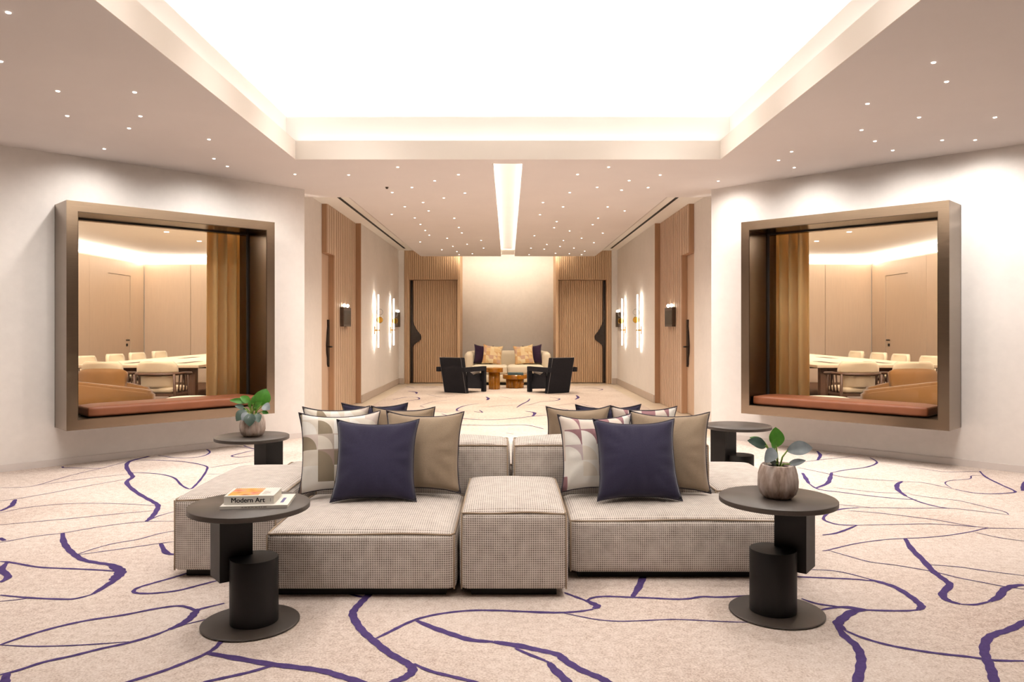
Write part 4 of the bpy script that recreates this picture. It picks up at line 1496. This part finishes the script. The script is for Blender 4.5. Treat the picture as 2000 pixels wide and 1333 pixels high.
# ------------------------------------------------------------------ wall lights and signs
def sconce(sx, y, label):
    t = thing('wall_sconce', label, 'wall light', (sx * 2.50, y, 1.41), 0, 'tall linear sconces')
    d = -sx
    bm = bmesh.new()
    add_tube(bm, [(d * 0.082, 0, -0.495), (d * 0.082, 0, 0.495)], 0.0095, 10)
    obj('led_rod', bm, M['led'], t, smooth=True)
    obj('led_strip', box(*sorted((d * 0.0705, d * 0.0725)), -0.004, 0.004, -0.49, 0.49), M['led_back'], t)
    bm = bmesh.new()
    add_box(bm, *sorted((d * 0.0005, d * 0.10)), -0.015, 0.015, -0.185, -0.160)
    add_box(bm, *sorted((d * 0.0005, d * 0.008)), -0.03, 0.03, -0.25, -0.10)
    obj('brass_bracket', bm, M['brass'], t)
    for z, m, nm in ((0.165, 'disc_clear', 'clear_disc'), (0.02, 'disc_amber', 'amber_disc')):
        bm = bmesh.new()
        prof = [(0.002, -0.012), (0.05, -0.010), (0.062, 0.0), (0.05, 0.010), (0.002, 0.012)]
        add_lathe(bm, prof, 28)
        rot = Matrix.Rotation(PI / 2, 4, 'X')
        for v in bm.verts:
            v.co = rot @ v.co + Vector((d * 0.105, -0.022, z))
        obj(nm, bm, M[m], t, smooth=True)
for sx, side in SIDES:
    sconce(sx, 14.05, 'tall glowing sconce on the %s corridor wall, nearer the lounge' % side)
    sconce(sx, 15.95, 'tall glowing sconce on the %s corridor wall, nearer the end doors' % side)

def sign(sx, x, y0, y1, z0, z1, label):
    t = thing('lit_sign_box', label, 'sign', (sx * x, (y0 + y1) / 2, z0), 0, 'dark bronze sign boxes')
    w = (y1 - y0) / 2
    d = -sx
    obj('box', box(*sorted((d * 0.0005, d * 0.055)), -w, w, 0, z1 - z0, bevel=0.003), M['bronze_plate'], t)
    obj('face', box(*sorted((d * 0.055, d * 0.058)), -w + 0.04, w - 0.04, 0.03, z1 - z0 - 0.05), M['handle'], t)
    for s in (-1, 1):
        bm = bmesh.new()
        add_lathe(bm, [(0.004, 0), (0.02, 0.012), (0.028, 0.03), (0.02, 0.048), (0.004, 0.058)], 16, loc=(d * 0.03, s * w * 0.45, z1 - z0))
        obj('bulb', bm, M['bulb'], t, smooth=True)
for sx, side in SIDES:
    sign(sx, 2.58, 11.55, 12.10, 1.30, 1.60, 'dark bronze lit box beside the %s oak door' % side)
    sign(sx, 2.50, 16.62, 17.05, 1.30, 1.63, 'dark bronze lit box behind the farther %s sconce' % side)

# ------------------------------------------------------------------ ceiling downlights
DL = []
def dots(x0, y0, s, pts):
    for a, b in pts:
        DL.append((x0 + a / s, y0 + b / s))
dots(700, 310, 6.667, [(512,110),(1303,207),(993,288),(697,374),(440,440),(1388,448),(1113,512),(841,571),(605,626),(914,680),(434,726),(735,772),(1248,776),(808,856),(1308,896),(870,935),(1347,967),(923,996),(1155,1036),(1599,1066),(805,1085),(1415,1115),(1230,1142),(1630,1166),(1087,1188),(1283,1210),(1485,1238),(1312,1250)])
dots(1000, 310, 6.667, [(855,205),(1258,110),(1525,285),(1930,212),(1108,372),(752,442),(1427,410),(1772,376),(404,571),(665,627),(1246,628),(1467,680),(365,730),(1122,775),(582,820),(1050,860),(548,900),(750,942),(1182,970),(292,1004),(905,1036),(670,1066),(1066,1095),(453,1118),(625,1143),(247,1166),(420,1178),(806,1166),(947,1205),(567,1233),(747,1238),(907,1250),(222,1250)])
dots(0, 0, 2.666, [(43,64),(3,319),(301,474),(701,480),(350,603),(731,605),(672,668),(1088,726),(543,775),(1114,826),(1184,866),(1536,908),(1815,911)])
dots(1300, 0, 2.666, [(1395,325),(1463,425),(1051,540),(1320,611),(1715,611),(1020,677),(1090,735),(1440,730),(1612,729),(1183,783),(656,790),(588,835),(670,873),(274,943)])
dmesh = None
DL.sort(key=lambda q: -q[1])
DL.reverse()
count = {}
def nth(n):
    return '%d%s' % (n, 'th' if 10 < n % 100 < 14 else {1: 'st', 2: 'nd', 3: 'rd'}.get(n % 10, 'th'))
for u, v in DL:
    p = ceil_px(u, v)
    if dmesh is None:
        bm = bmesh.new()
        add_lathe(bm, [(0.0115, -0.0035), (0.0125, -0.0015), (0.0125, 0.0)], 14)
        d = obj('downlight', bm, M['down'])
        dmesh = d.data
    else:
        d = bpy.data.objects.new('downlight', dmesh)
        COL.objects.link(d)
    d.location = (p.x, p.y, ZS - 0.0008)
    corr = p.y > 9.27
    where = 'corridor' if corr else 'lounge'
    half_ = 'left' if p.x < 0 else 'right'
    count[where + half_] = count.get(where + half_, 0) + 1
    tag(d, 'tiny star-like downlight in the %s half of the %s ceiling, %s counted from the viewer' % (half_, where, nth(count[where + half_])), 'downlight', 'star downlights, %s %s' % (where, half_))
    l = bpy.data.lights.get('star_beam_%s' % where)
    if l is None:
        l = bpy.data.lights.new('star_beam_%s' % where, 'SPOT')
        l.energy = SPOT_CORR if corr else SPOT_LOUNGE
        l.color = (1, 0.88, 0.72) if corr else (1, 0.95, 0.90)
        l.spot_size = math.radians(118 if corr else 146)
        l.spot_blend = 1.0
        l.shadow_soft_size = 0.03
    lo = bpy.data.objects.new('star_beam', l)
    COL.objects.link(lo)
    lo.parent = d
    lo.location = (0, 0, -0.012)
    if not corr and abs(p.x) > 2.1:          # adjustable heads turned to wash the slanted wall
        lo.rotation_euler = Vector((math.copysign(0.2, p.x), 0.2, -0.95)).to_track_quat('-Z', 'Y').to_euler()
p = ceil_px(755.7, 365.6)
bm = bmesh.new()
add_lathe(bm, [(0.012, -0.02), (0.016, -0.018), (0.01, -0.012), (0.02, -0.004), (0.02, 0.0)], 16)
o = obj('sprinkler_head', bm, M['bronze_plate'])
o.location = (p.x, p.y, ZS - 0.001)
tag(o, 'small dark sprinkler head among the corridor downlights', 'sprinkler')

# fill spots added in the white coffer for more top light on the seating
for i, (x, y) in enumerate([(a, b) for b in (2.3, 3.7, 5.1, 6.5) for a in (-1.4, 1.4)]):
    d = obj('added_coffer_spot', prism(circle(0.03, 16), 0, 0.004), M['down'])
    d.location = (x, y, ZD - 0.0045)
    tag(d, 'small added fill spot in the white coffer, %s row from the viewer, %s side' % (('first', 'second', 'third', 'last')[i // 2], 'left' if x < 0 else 'right'), 'downlight', 'added spots in the coffer')
    l = bpy.data.lights.get('added_coffer_beam')
    if l is None:
        l = bpy.data.lights.new('added_coffer_beam', 'SPOT')
        l.energy = ADDED_SPOT_COFFER
        l.color = (1, 0.96, 0.93)
        l.spot_size = math.radians(95)
        l.spot_blend = 1.0
        l.shadow_soft_size = 0.12
    lo = bpy.data.objects.new('added_coffer_beam', l)
    COL.objects.link(lo)
    lo.parent = d
    lo.location = (0, 0, -0.13)
